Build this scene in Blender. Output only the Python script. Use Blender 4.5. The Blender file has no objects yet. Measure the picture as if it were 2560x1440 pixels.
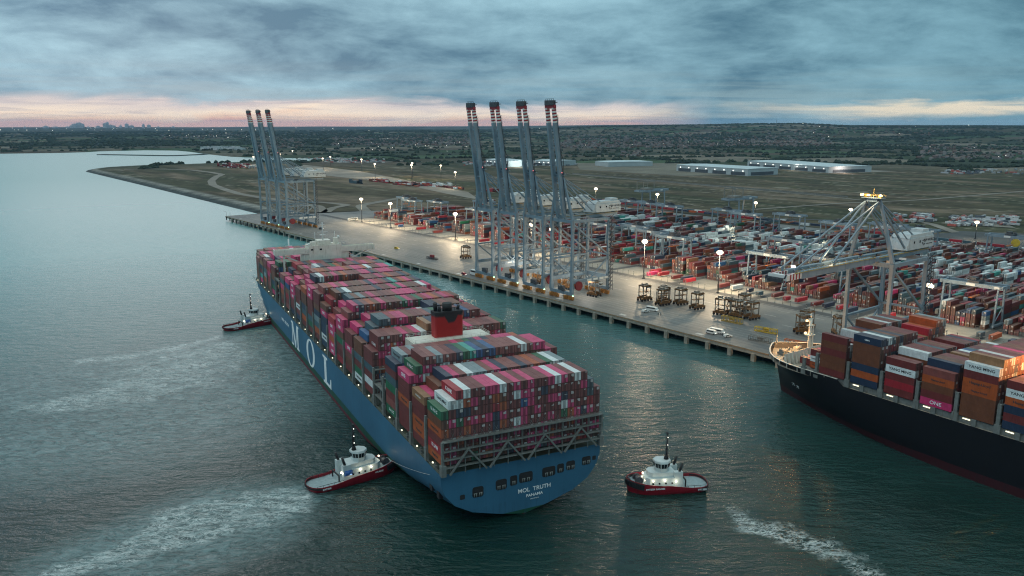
import bpy, math, random
import numpy as np
from mathutils import Vector, Matrix
R = math.radians
random.seed(7); RNG = np.random.default_rng(11)
SC = bpy.context.scene
COL = SC.collection

# ------------------------------------------------------------------ camera
PITCH, FPX, CAMH = 0.2018, 2008.9, 127.1
cam = bpy.data.cameras.new('camera'); cam.sensor_width = 36; cam.lens = FPX / 2560 * 36
cam.clip_start = 1; cam.clip_end = 90000
co = bpy.data.objects.new('camera', cam); COL.objects.link(co)
co.location = (0, 0, CAMH); co.rotation_euler = (math.pi / 2 - PITCH, 0.0, 0)
SC.camera = co

# ------------------------------------------------------------------ render settings
SC.view_settings.view_transform = 'Standard'; SC.view_settings.look = 'None'
SC.view_settings.exposure = 0.0; SC.view_settings.gamma = 1.0
SC.render.engine = 'CYCLES'
cy = SC.cycles
cy.max_bounces = 6; cy.diffuse_bounces = 2; cy.glossy_bounces = 2; cy.transmission_bounces = 2; cy.volume_bounces = 0
cy.sample_clamp_indirect = 3.0; cy.sample_clamp_direct = 14.0
cy.caustics_reflective = False; cy.caustics_refractive = False
cy.use_denoising = True; cy.denoiser = 'OPENIMAGEDENOISE'; cy.denoising_input_passes = 'RGB_ALBEDO_NORMAL'; cy.denoising_prefilter = 'NONE'; cy.filter_width = 1.15

# ------------------------------------------------------------------ node helper
class NT:
    def __init__(s, tree): s.t = tree; s.t.nodes.clear()
    def n(s, typ, **kw):
        nd = s.t.nodes.new(typ)
        for k, v in kw.items():
            if k == 'inp':
                for a, b in v.items(): s.set(nd, a, b)
            else: setattr(nd, k, v)
        return nd
    def set(s, nd, key, v):
        sock = nd.inputs[key]
        if isinstance(v, bpy.types.NodeSocket): s.t.links.new(v, sock)
        elif isinstance(v, bpy.types.Node): s.t.links.new(v.outputs[0], sock)
        else:
            if hasattr(sock, 'default_value'):
                try: sock.default_value = v
                except Exception: sock.default_value = (*v, 1)
    def math(s, op, a, b=0.0, c=0.0, clamp=False):
        nd = s.n('ShaderNodeMath', operation=op, use_clamp=clamp)
        s.set(nd, 0, a); s.set(nd, 1, b)
        if op in ('MULTIPLY_ADD', 'SMOOTH_MIN'): s.set(nd, 2, c)
        return nd.outputs[0]
    def mix(s, f, a, b, mode='MIX'):
        nd = s.n('ShaderNodeMix', data_type='RGBA', blend_type=mode)
        s.set(nd, 0, f); s.set(nd, 6, a if not isinstance(a, tuple) else (*a[:3], 1)); s.set(nd, 7, b if not isinstance(b, tuple) else (*b[:3], 1))
        return nd.outputs[2]
    def ramp(s, f, stops, interp='LINEAR'):
        nd = s.n('ShaderNodeValToRGB'); s.set(nd, 0, f); cr = nd.color_ramp; cr.interpolation = interp
        while len(cr.elements) < len(stops): cr.elements.new(0.5)
        for e, (p, c) in zip(cr.elements, stops):
            e.position = p; e.color = (*c[:3], 1) if not isinstance(c, (int, float)) else (c, c, c, 1)
        return nd.outputs[0]
    def mr(s, v, a, b, c=0.0, d=1.0):
        nd = s.n('ShaderNodeMapRange'); nd.clamp = True
        for k, x in zip((0, 1, 2, 3, 4), (v, a, b, c, d)): s.set(nd, k, x)
        return nd.outputs[0]
    def noise(s, vec, scale, detail=3, rough=0.5, dist=0.0):
        nd = s.n('ShaderNodeTexNoise', noise_dimensions='3D')
        s.set(nd, 'Vector', vec); nd.inputs['Scale'].default_value = scale; nd.inputs['Detail'].default_value = detail
        nd.inputs['Roughness'].default_value = rough; nd.inputs['Distortion'].default_value = dist
        return nd.outputs[0]
    def vmul(s, vec, v):
        nd = s.n('ShaderNodeMapping'); s.set(nd, 0, vec); nd.inputs['Scale'].default_value = v
        return nd.outputs[0]
    def vrot(s, vec, ang, v=(1, 1, 1)):
        nd = s.n('ShaderNodeMapping'); s.set(nd, 0, vec); nd.inputs['Rotation'].default_value = (0, 0, ang); nd.inputs['Scale'].default_value = v
        return nd.outputs[0]

# ------------------------------------------------------------------ world: overcast dusk sky
SUN_AZ, SUN_EL = R(-22), R(2.0)
world = bpy.data.worlds.new('World'); SC.world = world; world.use_nodes = True
w = NT(world.node_tree)
tc = w.n('ShaderNodeTexCoord'); sep = w.n('ShaderNodeSeparateXYZ'); w.set(sep, 0, tc.outputs['Generated'])
X, Y, Z = sep.outputs
zc = w.math('MAXIMUM', Z, 0.0)
den = w.math('ADD', zc, 0.16)
px_ = w.math('DIVIDE', X, den); py_ = w.math('DIVIDE', Y, den)
cv = w.n('ShaderNodeCombineXYZ', inp={0: px_, 1: py_, 2: 0.0}).outputs[0]
dv = w.vmul(tc.outputs['Generated'], (1, 1, 3.6))
n1 = w.math('MULTIPLY_ADD', w.noise(dv, 3.1, 9, 0.58, 0.35), 0.62, w.math('MULTIPLY', w.noise(cv, 0.62, 8, 0.60, 0.25), 0.38))
n2 = w.noise(w.vmul(tc.outputs['Generated'], (1, 1, 3.0)), 9.0, 8, 0.62, 0.3)
n3 = w.noise(w.vrot(cv, 0.5, (0.6, 2.2, 1)), 0.55, 4, 0.5)
cl = w.math('MULTIPLY_ADD', n2, 0.38, w.math('MULTIPLY_ADD', n1, 0.72, w.math('MULTIPLY', n3, 0.25)))   # about .67 mean
cl = w.mr(cl, 0.585, 0.80)
az = w.math('ARCTAN2', X, Y)
# cloud colours: dark slate undersides to pale blue gaps
right = w.mr(az, -0.5, 0.6)
dark = w.mix(right, (0.130, 0.262, 0.370), (0.066, 0.176, 0.246))
lite = w.mix(right, (0.44, 0.69, 0.80), (0.24, 0.47, 0.57))
cloud = w.mix(cl, dark, lite)
# near the horizon the deck thins to a pale streaky band
sv = w.n('ShaderNodeCombineXYZ', inp={0: w.math('MULTIPLY', az, 4.5), 1: w.math('MULTIPLY', zc, 95.0), 2: 0.3}).outputs[0]
st = w.noise(sv, 1.0, 6, 0.58, 0.5)
sv2 = w.n('ShaderNodeCombineXYZ', inp={0: w.math('MULTIPLY', az, 9.0), 1: w.math('MULTIPLY', zc, 200.0), 2: 2.3}).outputs[0]
st2 = w.noise(sv2, 1.0, 5, 0.6, 0.3)
lowband = w.math('MULTIPLY', w.mr(zc, 0.075, 0.02), w.mr(st, 0.40, 0.62))
lowcol = w.mix(right, (0.42, 0.52, 0.56), (0.26, 0.42, 0.46))
cloud = w.mix(w.math('MULTIPLY', lowband, 0.75), cloud, lowcol)
# warm glow strip on the horizon, strongest left of centre
g1 = w.math('SUBTRACT', 1.0, w.math('POWER', w.math('ABSOLUTE', w.math('DIVIDE', w.math('ADD', az, 0.26), 0.50)), 2.2), clamp=True)
wob = w.math('MULTIPLY', w.math('SUBTRACT', w.noise(w.vmul(tc.outputs['Generated'], (1, 1, 5.0)), 5.0, 8, 0.62, 0.5), 0.5), 0.042)
zz_ = w.math('ADD', zc, wob)
hgt = w.mr(zz_, 0.031, 0.022)
warm_m = w.math('MULTIPLY', hgt, w.mr(g1, 0.0, 0.4, 0.0, 1.0))
warm = w.ramp(w.math('MULTIPLY', zz_, 33.0), [(0.0, (0.86, 0.52, 0.42)), (0.12, (0.98, 0.70, 0.52)), (0.38, (1.0, 0.85, 0.69)), (0.70, (0.72, 0.66, 0.64)), (1.0, (0.42, 0.50, 0.56))])
warm = w.mix(w.mr(st2, 0.36, 0.50, 0.1, 1.0), w.mix(0.5, warm, (0.42, 0.41, 0.47)), warm)
cloud = w.mix(warm_m, cloud, warm)
# faint pale strip low on the right
g2 = w.mr(az, 0.22, 0.42)
pale = w.math('MULTIPLY', w.math('MULTIPLY', w.mr(zz_, 0.024, 0.017), w.mr(zz_, 0.004, 0.012)), g2)
cloud = w.mix(w.math('MULTIPLY', pale, w.mr(st, 0.36, 0.52, 0.35, 0.95)), cloud, (0.88, 0.78, 0.60))
# overcast dome is brighter high up
cloud = w.mix(1.0, cloud, w.n('ShaderNodeCombineXYZ', inp={0: w.mr(Z, 0.3, 0.8, 1.0, 3.9), 1: w.mr(Z, 0.3, 0.8, 1.0, 2.6), 2: w.mr(Z, 0.3, 0.8, 1.0, 2.1)}).outputs[0], 'MULTIPLY')
sky = w.n('ShaderNodeTexSky', sky_type='NISHITA', sun_disc=False, sun_elevation=SUN_EL, sun_rotation=SUN_AZ, air_density=1.5, dust_density=2.0)
b1 = w.n('ShaderNodeBackground', inp={'Color': sky.outputs[0], 'Strength': 0.0025})
b2 = w.n('ShaderNodeBackground', inp={'Color': cloud, 'Strength': 1.0})
add = w.n('ShaderNodeAddShader', inp={0: b1, 1: b2}); out = w.n('ShaderNodeOutputWorld', inp={0: add})

sun = bpy.data.lights.new('sun', 'SUN'); sun.energy = 0.12; sun.angle = R(25); sun.color = (1.0, 0.86, 0.78)
so = bpy.data.objects.new('sun', sun); COL.objects.link(so)
so.rotation_euler = (R(90 - 14), 0, -SUN_AZ + math.pi)   # low glow from beyond the far shore

# ------------------------------------------------------------------ frames of reference
Q0 = np.array([-382.43, 1070.28]); TH = R(-51.5676)
E1 = np.array([math.cos(TH), math.sin(TH)]); E2 = np.array([-E1[1], E1[0]])
def Wq(a, b, z=6.0):
    p = Q0 + a * E1 + b * E2
    return (float(p[0]), float(p[1]), z)
QROT = TH
def ray(u, v):
    x, y = u - 1280, v - 720; c, s = math.cos(PITCH), math.sin(PITCH)
    return np.array([x, FPX * c - y * s, -FPX * s - y * c])
def ground_at(u, v, z=4.5):
    r = ray(u, v); t = (z - CAMH) / r[2]
    return np.array([r[0] * t, r[1] * t])

# ------------------------------------------------------------------ object helpers
def tag(o, label=None, cat=None, group=None, kind=None):
    if label: o['label'] = label
    if cat: o['category'] = cat
    if group: o['group'] = group
    if kind: o['kind'] = kind
    return o
def empty(name, loc=(0, 0, 0), rz=0.0, **kw):
    o = bpy.data.objects.new(name, None); COL.objects.link(o); o.location = loc; o.rotation_euler = (0, 0, rz)
    o.empty_display_size = 2
    return tag(o, **kw)
def link(name, me, parent=None, loc=None, rz=None):
    o = bpy.data.objects.new(name, me); COL.objects.link(o)
    if parent is not None: o.parent = parent
    if loc is not None: o.location = loc
    if rz is not None: o.rotation_euler = (0, 0, rz)
    return o
def copy_tree(o, parent=None):
    c = o.copy(); COL.objects.link(c)
    if parent is not None: c.parent = parent
    for ch in KIDS.get(o.name, []): copy_tree(ch, c)
    return c
KIDS = {}
class MB:
    """collects shapes and links them as one mesh"""
    def __init__(s): s.v = []; s.f = []; s.m = []; s.cur = 0; s.sm = []
    def add(s, vs, fs, smooth=False):
        o = len(s.v); s.v += [tuple(map(float, p)) for p in vs]
        for f in fs: s.f.append([i + o for i in f]); s.m.append(s.cur); s.sm.append(smooth)
        return s
    def box(s, c, d, rz=0.0, taper=1.0):
        hx, hy, hz = d[0] / 2, d[1] / 2, d[2] / 2; cr, sr = math.cos(rz), math.sin(rz)
        vs = []
        for z, k in ((-hz, 1.0), (hz, taper)):
            for x, y in ((-hx, -hy), (hx, -hy), (hx, hy), (-hx, hy)):
                x *= k; y *= k
                vs.append((c[0] + x * cr - y * sr, c[1] + x * sr + y * cr, c[2] + z))
        return s.add(vs, [(0, 3, 2, 1), (4, 5, 6, 7), (0, 1, 5, 4), (1, 2, 6, 5), (2, 3, 7, 6), (3, 0, 4, 7)])
    def b2(s, x0, x1, y0, y1, z0, z1): return s.box(((x0 + x1) / 2, (y0 + y1) / 2, (z0 + z1) / 2), (x1 - x0, y1 - y0, z1 - z0))
    def bar(s, p, q, w=0.3, h=None, w2=None, h2=None):
        h = w if h is None else h; w2 = w if w2 is None else w2; h2 = h if h2 is None else h2
        p = Vector(p); q = Vector(q); d = (q - p)
        if d.length < 1e-6: return s
        d.normalize(); up = Vector((0, 0, 1)) if abs(d.z) < 0.95 else Vector((0, 1, 0))
        sx = d.cross(up).normalized(); sy = sx.cross(d).normalized(); vs = []
        for c, ww, hh in ((p, w, h), (q, w2, h2)):
            for a, b in ((-1, -1), (1, -1), (1, 1), (-1, 1)): vs.append(c + sx * (a * ww / 2) + sy * (b * hh / 2))
        return s.add(vs, [(0, 1, 2, 3), (7, 6, 5, 4), (0, 4, 5, 1), (1, 5, 6, 2), (2, 6, 7, 3), (3, 7, 4, 0)])
    def cyl(s, p, q, r, n=12, r2=None, smooth=True):
        r2 = r if r2 is None else r2; p = Vector(p); q = Vector(q); d = (q - p).normalized()
        up = Vector((0, 0, 1)) if abs(d.z) < 0.95 else Vector((0, 1, 0))
        sx = d.cross(up).normalized(); sy = sx.cross(d).normalized(); vs = []
        for c, rr in ((p, r), (q, r2)):
            for i in range(n):
                a = 2 * math.pi * i / n; vs.append(c + (sx * math.cos(a) + sy * math.sin(a)) * rr)
        o = [(i, (i + 1) % n, n + (i + 1) % n, n + i) for i in range(n)]
        s.add(vs, o, smooth); k = len(s.v) - 2 * n
        s.f.append([k + i for i in range(n)][::-1]); s.m.append(s.cur); s.sm.append(False)
        s.f.append([k + n + i for i in range(n)]); s.m.append(s.cur); s.sm.append(False)
        return s
    def prism(s, pts, z0, z1):
        n = len(pts); vs = [(x, y, z0) for x, y in pts] + [(x, y, z1) for x, y in pts]
        return s.add(vs, [tuple(range(n))[::-1], tuple(range(n, 2 * n))] + [(i, (i + 1) % n, n + (i + 1) % n, n + i) for i in range(n)])
    def prismx(s, pts, x0, x1):   # pts in (y,z)
        n = len(pts); vs = [(x0, y, z) for y, z in pts] + [(x1, y, z) for y, z in pts]
        return s.add(vs, [tuple(range(n))[::-1], tuple(range(n, 2 * n))] + [(i, (i + 1) % n, n + (i + 1) % n, n + i) for i in range(n)])
    def prismy(s, pts, y0, y1):   # pts in (x,z)
        n = len(pts); vs = [(x, y0, z) for x, z in pts] + [(x, y1, z) for x, z in pts]
        return s.add(vs, [tuple(range(n)), tuple(range(n, 2 * n))[::-1]] + [(i, n + i, n + (i + 1) % n, (i + 1) % n) for i in range(n)])
    def loft(s, rings, closed=False, caps=False, smooth=True):
        n = len(rings[0]); o = len(s.v); s.v += [tuple(map(float, p)) for r in rings for p in r]
        for i in range(len(rings) - 1):
            for j in range(n if closed else n - 1):
                a, b = o + i * n + j, o + i * n + (j + 1) % n
                s.f.append([a, b, b + n, a + n]); s.m.append(s.cur); s.sm.append(smooth)
        if caps:
            s.f.append([o + j for j in range(n)][::-1]); s.m.append(s.cur); s.sm.append(False)
            k = o + (len(rings) - 1) * n; s.f.append([k + j for j in range(n)]); s.m.append(s.cur); s.sm.append(False)
        return s
    def sphere(s, c, r, n=10, m=6, sz=1.0):
        rings = []
        for i in range(m + 1):
            t = math.pi * i / m
            rings.append([(c[0] + r * math.sin(t) * math.cos(2 * math.pi * j / n), c[1] + r * math.sin(t) * math.sin(2 * math.pi * j / n), c[2] + r * math.cos(t) * sz) for j in range(n)])
        return s.loft(rings, closed=True)
    def mesh(s, name, mats):
        me = bpy.data.meshes.new(name); me.from_pydata(s.v, [], s.f)
        for m in (mats if isinstance(mats, (list, tuple)) else [mats]): me.materials.append(m)
        me.polygons.foreach_set('material_index', s.m); me.polygons.foreach_set('use_smooth', s.sm)
        me.update(); return me
    def build(s, name, mats, parent=None, **kw):
        o = link(name, s.mesh(name, mats), parent)
        if parent is not None: KIDS.setdefault(parent.name, []).append(o)
        return tag(o, **kw)
def text_mesh(txt, size, depth=0.03, bold=0.0, align='CENTER'):
    cu = bpy.data.curves.new('lettering', 'FONT'); cu.body = txt; cu.size = size; cu.extrude = depth; cu.align_x = align; cu.align_y = 'CENTER'
    cu.offset = bold; cu.resolution_u = 3
    o = bpy.data.objects.new('t', cu); COL.objects.link(o)
    dg = bpy.context.evaluated_depsgraph_get(); dg.update()
    me = bpy.data.meshes.new_from_object(o.evaluated_get(dg)); bpy.data.objects.remove(o); bpy.data.curves.remove(cu)
    me.name = 'lettering'; return me
def put_text(txt, size, mat, parent, loc, xdir, updir, bold=0.0, sx=1.0, name='lettering'):
    me = text_mesh(txt, size, 0.03, bold); me.materials.clear(); me.materials.append(mat)
    x = Vector(xdir).normalized(); y = Vector(updir).normalized(); z = x.cross(y)
    M = Matrix((x * sx, y, z)).transposed().to_4x4(); me.transform(M)
    o = link(name, me, parent, loc); KIDS.setdefault(parent.name, []).append(o)
    return o

# ------------------------------------------------------------------ materials
def mat(name, col, rough=0.6, metal=0.0, var=0.25, scale=0.4, emit=None, es=0.0, spec=0.5, dirt=None, bump=0.0):
    m = bpy.data.materials.new(name); m.use_nodes = True; t = NT(m.node_tree)
    b = t.n('ShaderNodeBsdfPrincipled'); t.n('ShaderNodeOutputMaterial', inp={0: b})
    b.inputs['Roughness'].default_value = rough; b.inputs['Metallic'].default_value = metal
    b.inputs['Specular IOR Level'].default_value = spec
    if emit is not None:
        b.inputs['Base Color'].default_value = (*col, 1)
        b.inputs['Emission Color'].default_value = (*emit, 1); b.inputs['Emission Strength'].default_value = es
        m.cycles.emission_sampling = 'NONE'
        return m
    tcn = t.n('ShaderNodeTexCoord').outputs['Object']
    nz = t.noise(tcn, scale, 5, 0.6)
    c = t.mix(t.mr(nz, 0.35, 0.7), tuple(x * (1 - var) for x in col), tuple(min(1, x * (1 + var)) for x in col))
    if dirt:
        n2 = t.noise(t.vmul(tcn, (1, 1, 0.15)), scale * 3.1, 4, 0.6)
        c = t.mix(t.mr(n2, 0.55, 0.72, 0.0, 0.7), c, dirt)
    t.set(b, 'Base Color', c)
    if bump:
        bp = t.n('ShaderNodeBump', inp={'Height': t.noise(tcn, scale * 6, 4, 0.6)}); bp.inputs['Distance'].default_value = bump
        t.set(b, 'Normal', bp)
    return m
M = {}
M['white'] = mat('white paint', (0.70, 0.72, 0.70), 0.5, dirt=(0.45, 0.38, 0.30), var=0.08)
M['cream'] = mat('cream paint', (0.74, 0.71, 0.62), 0.5, dirt=(0.42, 0.36, 0.28), var=0.08)
M['letter'] = mat('white lettering', (0.88, 0.92, 0.93), 0.5, var=0.05)
M['letter_dark'] = mat('dark lettering', (0.05, 0.045, 0.05), 0.6, var=0.1)
M['crane'] = mat('crane blue grey', (0.20, 0.27, 0.325), 0.5, dirt=(0.10, 0.12, 0.14), var=0.12, scale=0.15)
M['crane_dark'] = mat('crane machinery dark', (0.06, 0.065, 0.075), 0.6, var=0.4, scale=1.2)
M['rail_yellow'] = mat('yellow handrail', (0.42, 0.28, 0.06), 0.6)
M['bogie'] = mat('orange bogie', (0.40, 0.17, 0.03), 0.6, var=0.4, scale=1.0, dirt=(0.05, 0.03, 0.02))
M['reddark'] = mat('deep red', (0.22, 0.012, 0.02), 0.5)
M['stripe_red'] = mat('stripe red', (0.30, 0.02, 0.03), 0.5, var=0.1)
M['stripe_white'] = mat('stripe white', (0.75, 0.75, 0.72), 0.5, var=0.05)
M['ship_grey'] = mat('ship fittings grey', (0.185, 0.195, 0.185), 0.6, var=0.2, scale=0.6, dirt=(0.12, 0.09, 0.06))
M['opening_shade'] = mat('painted opening shade', (0.02, 0.02, 0.022), 0.8)
M['black'] = mat('black rubber', (0.012, 0.012, 0.014), 0.7)
M['tug_red'] = mat('tug red', (0.30, 0.010, 0.022), 0.4, var=0.15, dirt=(0.08, 0.01, 0.012))
M['tug_deck'] = mat('tug deck grey green', (0.26, 0.34, 0.36), 0.6, var=0.15, scale=1.0)
M['tug_white'] = mat('tug house paint', (0.55, 0.62, 0.62), 0.5, var=0.06)
M['glass'] = mat('dark glass', (0.012, 0.018, 0.022), 0.12, var=0.1)
M['soot'] = mat('black soot paint', (0.02, 0.02, 0.022), 0.7)
M['concrete_pile'] = mat('pale concrete', (0.33, 0.31, 0.26), 0.8, dirt=(0.10, 0.09, 0.06), var=0.2)
M['orange'] = mat('orange paint', (0.45, 0.12, 0.02), 0.5)
M['yellow'] = mat('yellow paint', (0.55, 0.38, 0.03), 0.5)
M['roof_pale'] = mat('pale warehouse roof', (0.50, 0.58, 0.60), 0.5, var=0.05, scale=0.05)
M['wall_pale'] = mat('pale cladding', (0.42, 0.48, 0.50), 0.5, var=0.08, scale=0.05)
M['wall_dark'] = mat('dark cladding', (0.07, 0.085, 0.10), 0.5, var=0.1, scale=0.05)
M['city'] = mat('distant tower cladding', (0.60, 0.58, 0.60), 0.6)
def emis(name, c, s): M[name] = mat(name, (0.8, 0.8, 0.8), emit=c, es=s)
emis('lamp_warm', (1.0, 0.82, 0.56), 4.0); emis('lamp_cool', (1.0, 0.95, 0.85), 3.0); emis('lamp_red', (1.0, 0.10, 0.10), 1.6)
emis('lamp_green', (0.5, 1.0, 0.6), 3.0); M['house_pale'] = mat('pale machinery house', (0.50, 0.54, 0.55), 0.5, dirt=(0.35, 0.33, 0.3), var=0.08)
emis('lamp_deck', (1.0, 0.92, 0.62), 1.7); emis('lamp_orange', (1.0, 0.60, 0.22), 3.2)
def point(name, loc, power, color=(1, 0.88, 0.7), rad=1.5, parent=None, spot=None, rot=None):
    l = bpy.data.lights.new(name, 'SPOT' if spot else 'POINT'); l.energy = power; l.color = color; l.shadow_soft_size = rad
    if spot: l.spot_size = R(spot); l.spot_blend = 0.6
    o = bpy.data.objects.new(name, l); COL.objects.link(o); o.location = loc
    if rot: o.rotation_euler = rot
    if parent is not None: o.parent = parent
    return o

# ================================================================== SETTING: terrain, water
def fast_mesh(name, verts, quads, mats, attrs=None, colors=None, smooth=True, midx=None):
    me = bpy.data.meshes.new(name); nv, nf = len(verts), len(quads); k = quads.shape[1]
    me.vertices.add(nv); me.vertices.foreach_set('co', verts.astype(np.float32).ravel())
    me.loops.add(nf * k); me.loops.foreach_set('vertex_index', quads.astype(np.int32).ravel())
    me.polygons.add(nf); me.polygons.foreach_set('loop_start', np.arange(0, nf * k, k, dtype=np.int32)); me.polygons.foreach_set('loop_total', np.full(nf, k, np.int32))
    me.polygons.foreach_set('use_smooth', np.full(nf, smooth))
    for m in mats: me.materials.append(m)
    if midx is not None: me.polygons.foreach_set('material_index', midx.astype(np.int32))
    me.update(calc_edges=True)
    for nm, (dom, arr) in (attrs or {}).items():
        a = me.attributes.new(nm, 'FLOAT', dom); a.data.foreach_set('value', arr.astype(np.float32).ravel())
    for nm, (dom, arr) in (colors or {}).items():
        a = me.attributes.new(nm, 'FLOAT_COLOR', dom)
        c4 = np.ones((len(arr), 4), np.float32); c4[:, :3] = arr; a.data.foreach_set('color', c4.ravel())
    return me
def polar(r_edges, front=50, nfront=560, nback=70):
    az = np.concatenate([np.radians(np.linspace(-front, front, nfront)), np.radians(np.linspace(front, 360 - front, nback + 2))[1:-1]])
    r = np.array(r_edges); A, Rr = np.meshgrid(az, r); V = np.stack([np.sin(A) * Rr, np.cos(A) * Rr], -1)
    n = len(az); m = len(r); i, j = np.meshgrid(np.arange(m - 1), np.arange(n), indexing='ij'); j2 = (j + 1) % n
    q = np.stack([i * n + j, (i + 1) * n + j, (i + 1) * n + j2, i * n + j2], -1).reshape(-1, 4)
    return V.reshape(-1, 2), q
# coast of the land, from the photo, in world metres
coast = [Wq(5200, 42)[:2], Wq(1400, 42)[:2], Wq(600, 42)[:2], Wq(60, 42)[:2], Wq(10, 50)[:2], Wq(-39, 62)[:2], (-800, 1684 + 40), (-1154, 2187), (-1185, 2260), (-1192, 2347), (-1160, 2420), (-1125, 2482), (-1075, 2500), (-1013, 2554), (-969, 2606), (-905, 2680), (-760, 2720), (-560, 2800), (-520, 2950),
         (-700, 3010), (-966, 3090), (-1100, 3180), (-1260, 3400), (-1337, 3520), (-1480, 3740), (-1614, 3914), (-1780, 3960), (-1924, 3820), (-1930, 3690), (-2005, 3597), (-2202, 3503), (-2900, 3350), (-5200, 2900), (-14000, 2600), (-40000, 60000), (60000, 60000), (60000, -6500), (5200 * E1[0] + Q0[0] + 900, -3200 - 900)]
coast = np.array(coast, float)
def sdist(P, poly):
    d = np.full(len(P), 1e12); ins = np.zeros(len(P), bool); n = len(poly)
    for i in range(n):
        a, b = poly[i], poly[(i + 1) % n]; ab = b - a; t = np.clip(((P - a) @ ab) / (ab @ ab), 0, 1)
        q = P - (a + t[:, None] * ab); d = np.minimum(d, (q ** 2).sum(1))
        c = (a[1] > P[:, 1]) != (b[1] > P[:, 1])
        with np.errstate(divide='ignore', invalid='ignore'):
            xi = (b[0] - a[0]) * (P[:, 1] - a[1]) / (b[1] - a[1]) + a[0]
        ins ^= c & (P[:, 0] < xi)
    d = np.sqrt(d); return np.where(ins, d, -d)
def hashn(ix, iy, k=0):
    h = np.sin(ix * 127.1 + iy * 311.7 + k * 74.7) * 43758.5453; return h - np.floor(h)
def vnoise(x, y, k=0):
    ix, iy = np.floor(x), np.floor(y); fx, fy = x - ix, y - iy; fx = fx * fx * (3 - 2 * fx); fy = fy * fy * (3 - 2 * fy)
    a = hashn(ix, iy, k); b = hashn(ix + 1, iy, k); c = hashn(ix, iy + 1, k); d = hashn(ix + 1, iy + 1, k)
    return (a * (1 - fx) + b * fx) * (1 - fy) + (c * (1 - fx) + d * fx) * fy
def fbm(x, y, o=4, k=0): return sum(vnoise(x * 2 ** i, y * 2 ** i, k + i) / 2 ** i for i in range(o)) / sum(1 / 2 ** i for i in range(o))
def smooth(x, a, b): t = np.clip((x - a) / (b - a), 0, 1); return t * t * (3 - 2 * t)
def terrain_h(P):
    x, y = P[:, 0], P[:, 1]; r = np.hypot(x, y); az = np.arctan2(x, y)
    u = 1280 + FPX * np.tan(np.clip(az, -1.2, 1.2)) * 1.02
    sd = sdist(P, coast)
    z = np.clip(sd * 0.22 - 0.6, -4, 4.5)
    ridge = np.interp(u, [-500, 0, 600, 1250, 1400, 1500, 1700, 1880, 2000, 2060, 2120, 2300, 2700, 4000], [10, 8, 14, 30, 62, 82, 98, 112, 116, 106, 92, 90, 88, 80])
    hill = ridge * smooth(r, 5200, 9300) * (1 - 0.25 * smooth(r, 10500, 14000)) * (0.94 + 0.10 * fbm(x / 900, y / 900, 4, 3))
    mid = 9 * fbm(x / 1500, y / 1500, 3, 9) * smooth(r, 3300, 6000)
    far = 26 * smooth(r, 15000, 24000) * fbm(x / 3000, y / 3000, 3, 5)
    return np.where(sd > 0, z + np.clip(sd / 400, 0, 1) * (hill + mid + far), z)
def field_cells(P, S=(420, 300), rot=0.45, k=0):
    c, s = math.cos(rot), math.sin(rot); X = (P[:, 0] * c + P[:, 1] * s); Y = (-P[:, 0] * s + P[:, 1] * c)
    jx = 60 * fbm(P[:, 0] / 700, P[:, 1] / 700, 2, 21) - 30
    X = (X + jx) / S[0]; Y = Y / S[1]; ix, iy = np.floor(X), np.floor(Y)
    d1 = np.full(len(P), 9.0); d2 = np.full(len(P), 9.0); idc = np.zeros(len(P))
    for dx in (-1, 0, 1):
        for dy in (-1, 0, 1):
            gx, gy = ix + dx, iy + dy; px = gx + 0.2 + 0.6 * hashn(gx, gy, 1 + k); py = gy + 0.2 + 0.6 * hashn(gx, gy, 2 + k)
            d = np.maximum(np.abs(X - px), np.abs(Y - py)) + 0.25 * np.hypot(X - px, Y - py)
            better = d < d1; d2 = np.where(better, d1, np.minimum(d2, d)); idc = np.where(better, hashn(gx, gy, 5 + k), idc); d1 = np.where(better, d, d1)
    return idc, d2 - d1
PAL = np.array([[0.050, 0.085, 0.045], [0.050, 0.070, 0.040], [0.085, 0.085, 0.055], [0.19, 0.17, 0.135], [0.10, 0.085, 0.065], [0.065, 0.105, 0.055], [0.075, 0.072, 0.05], [0.125, 0.115, 0.085], [0.045, 0.060, 0.04]])
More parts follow.
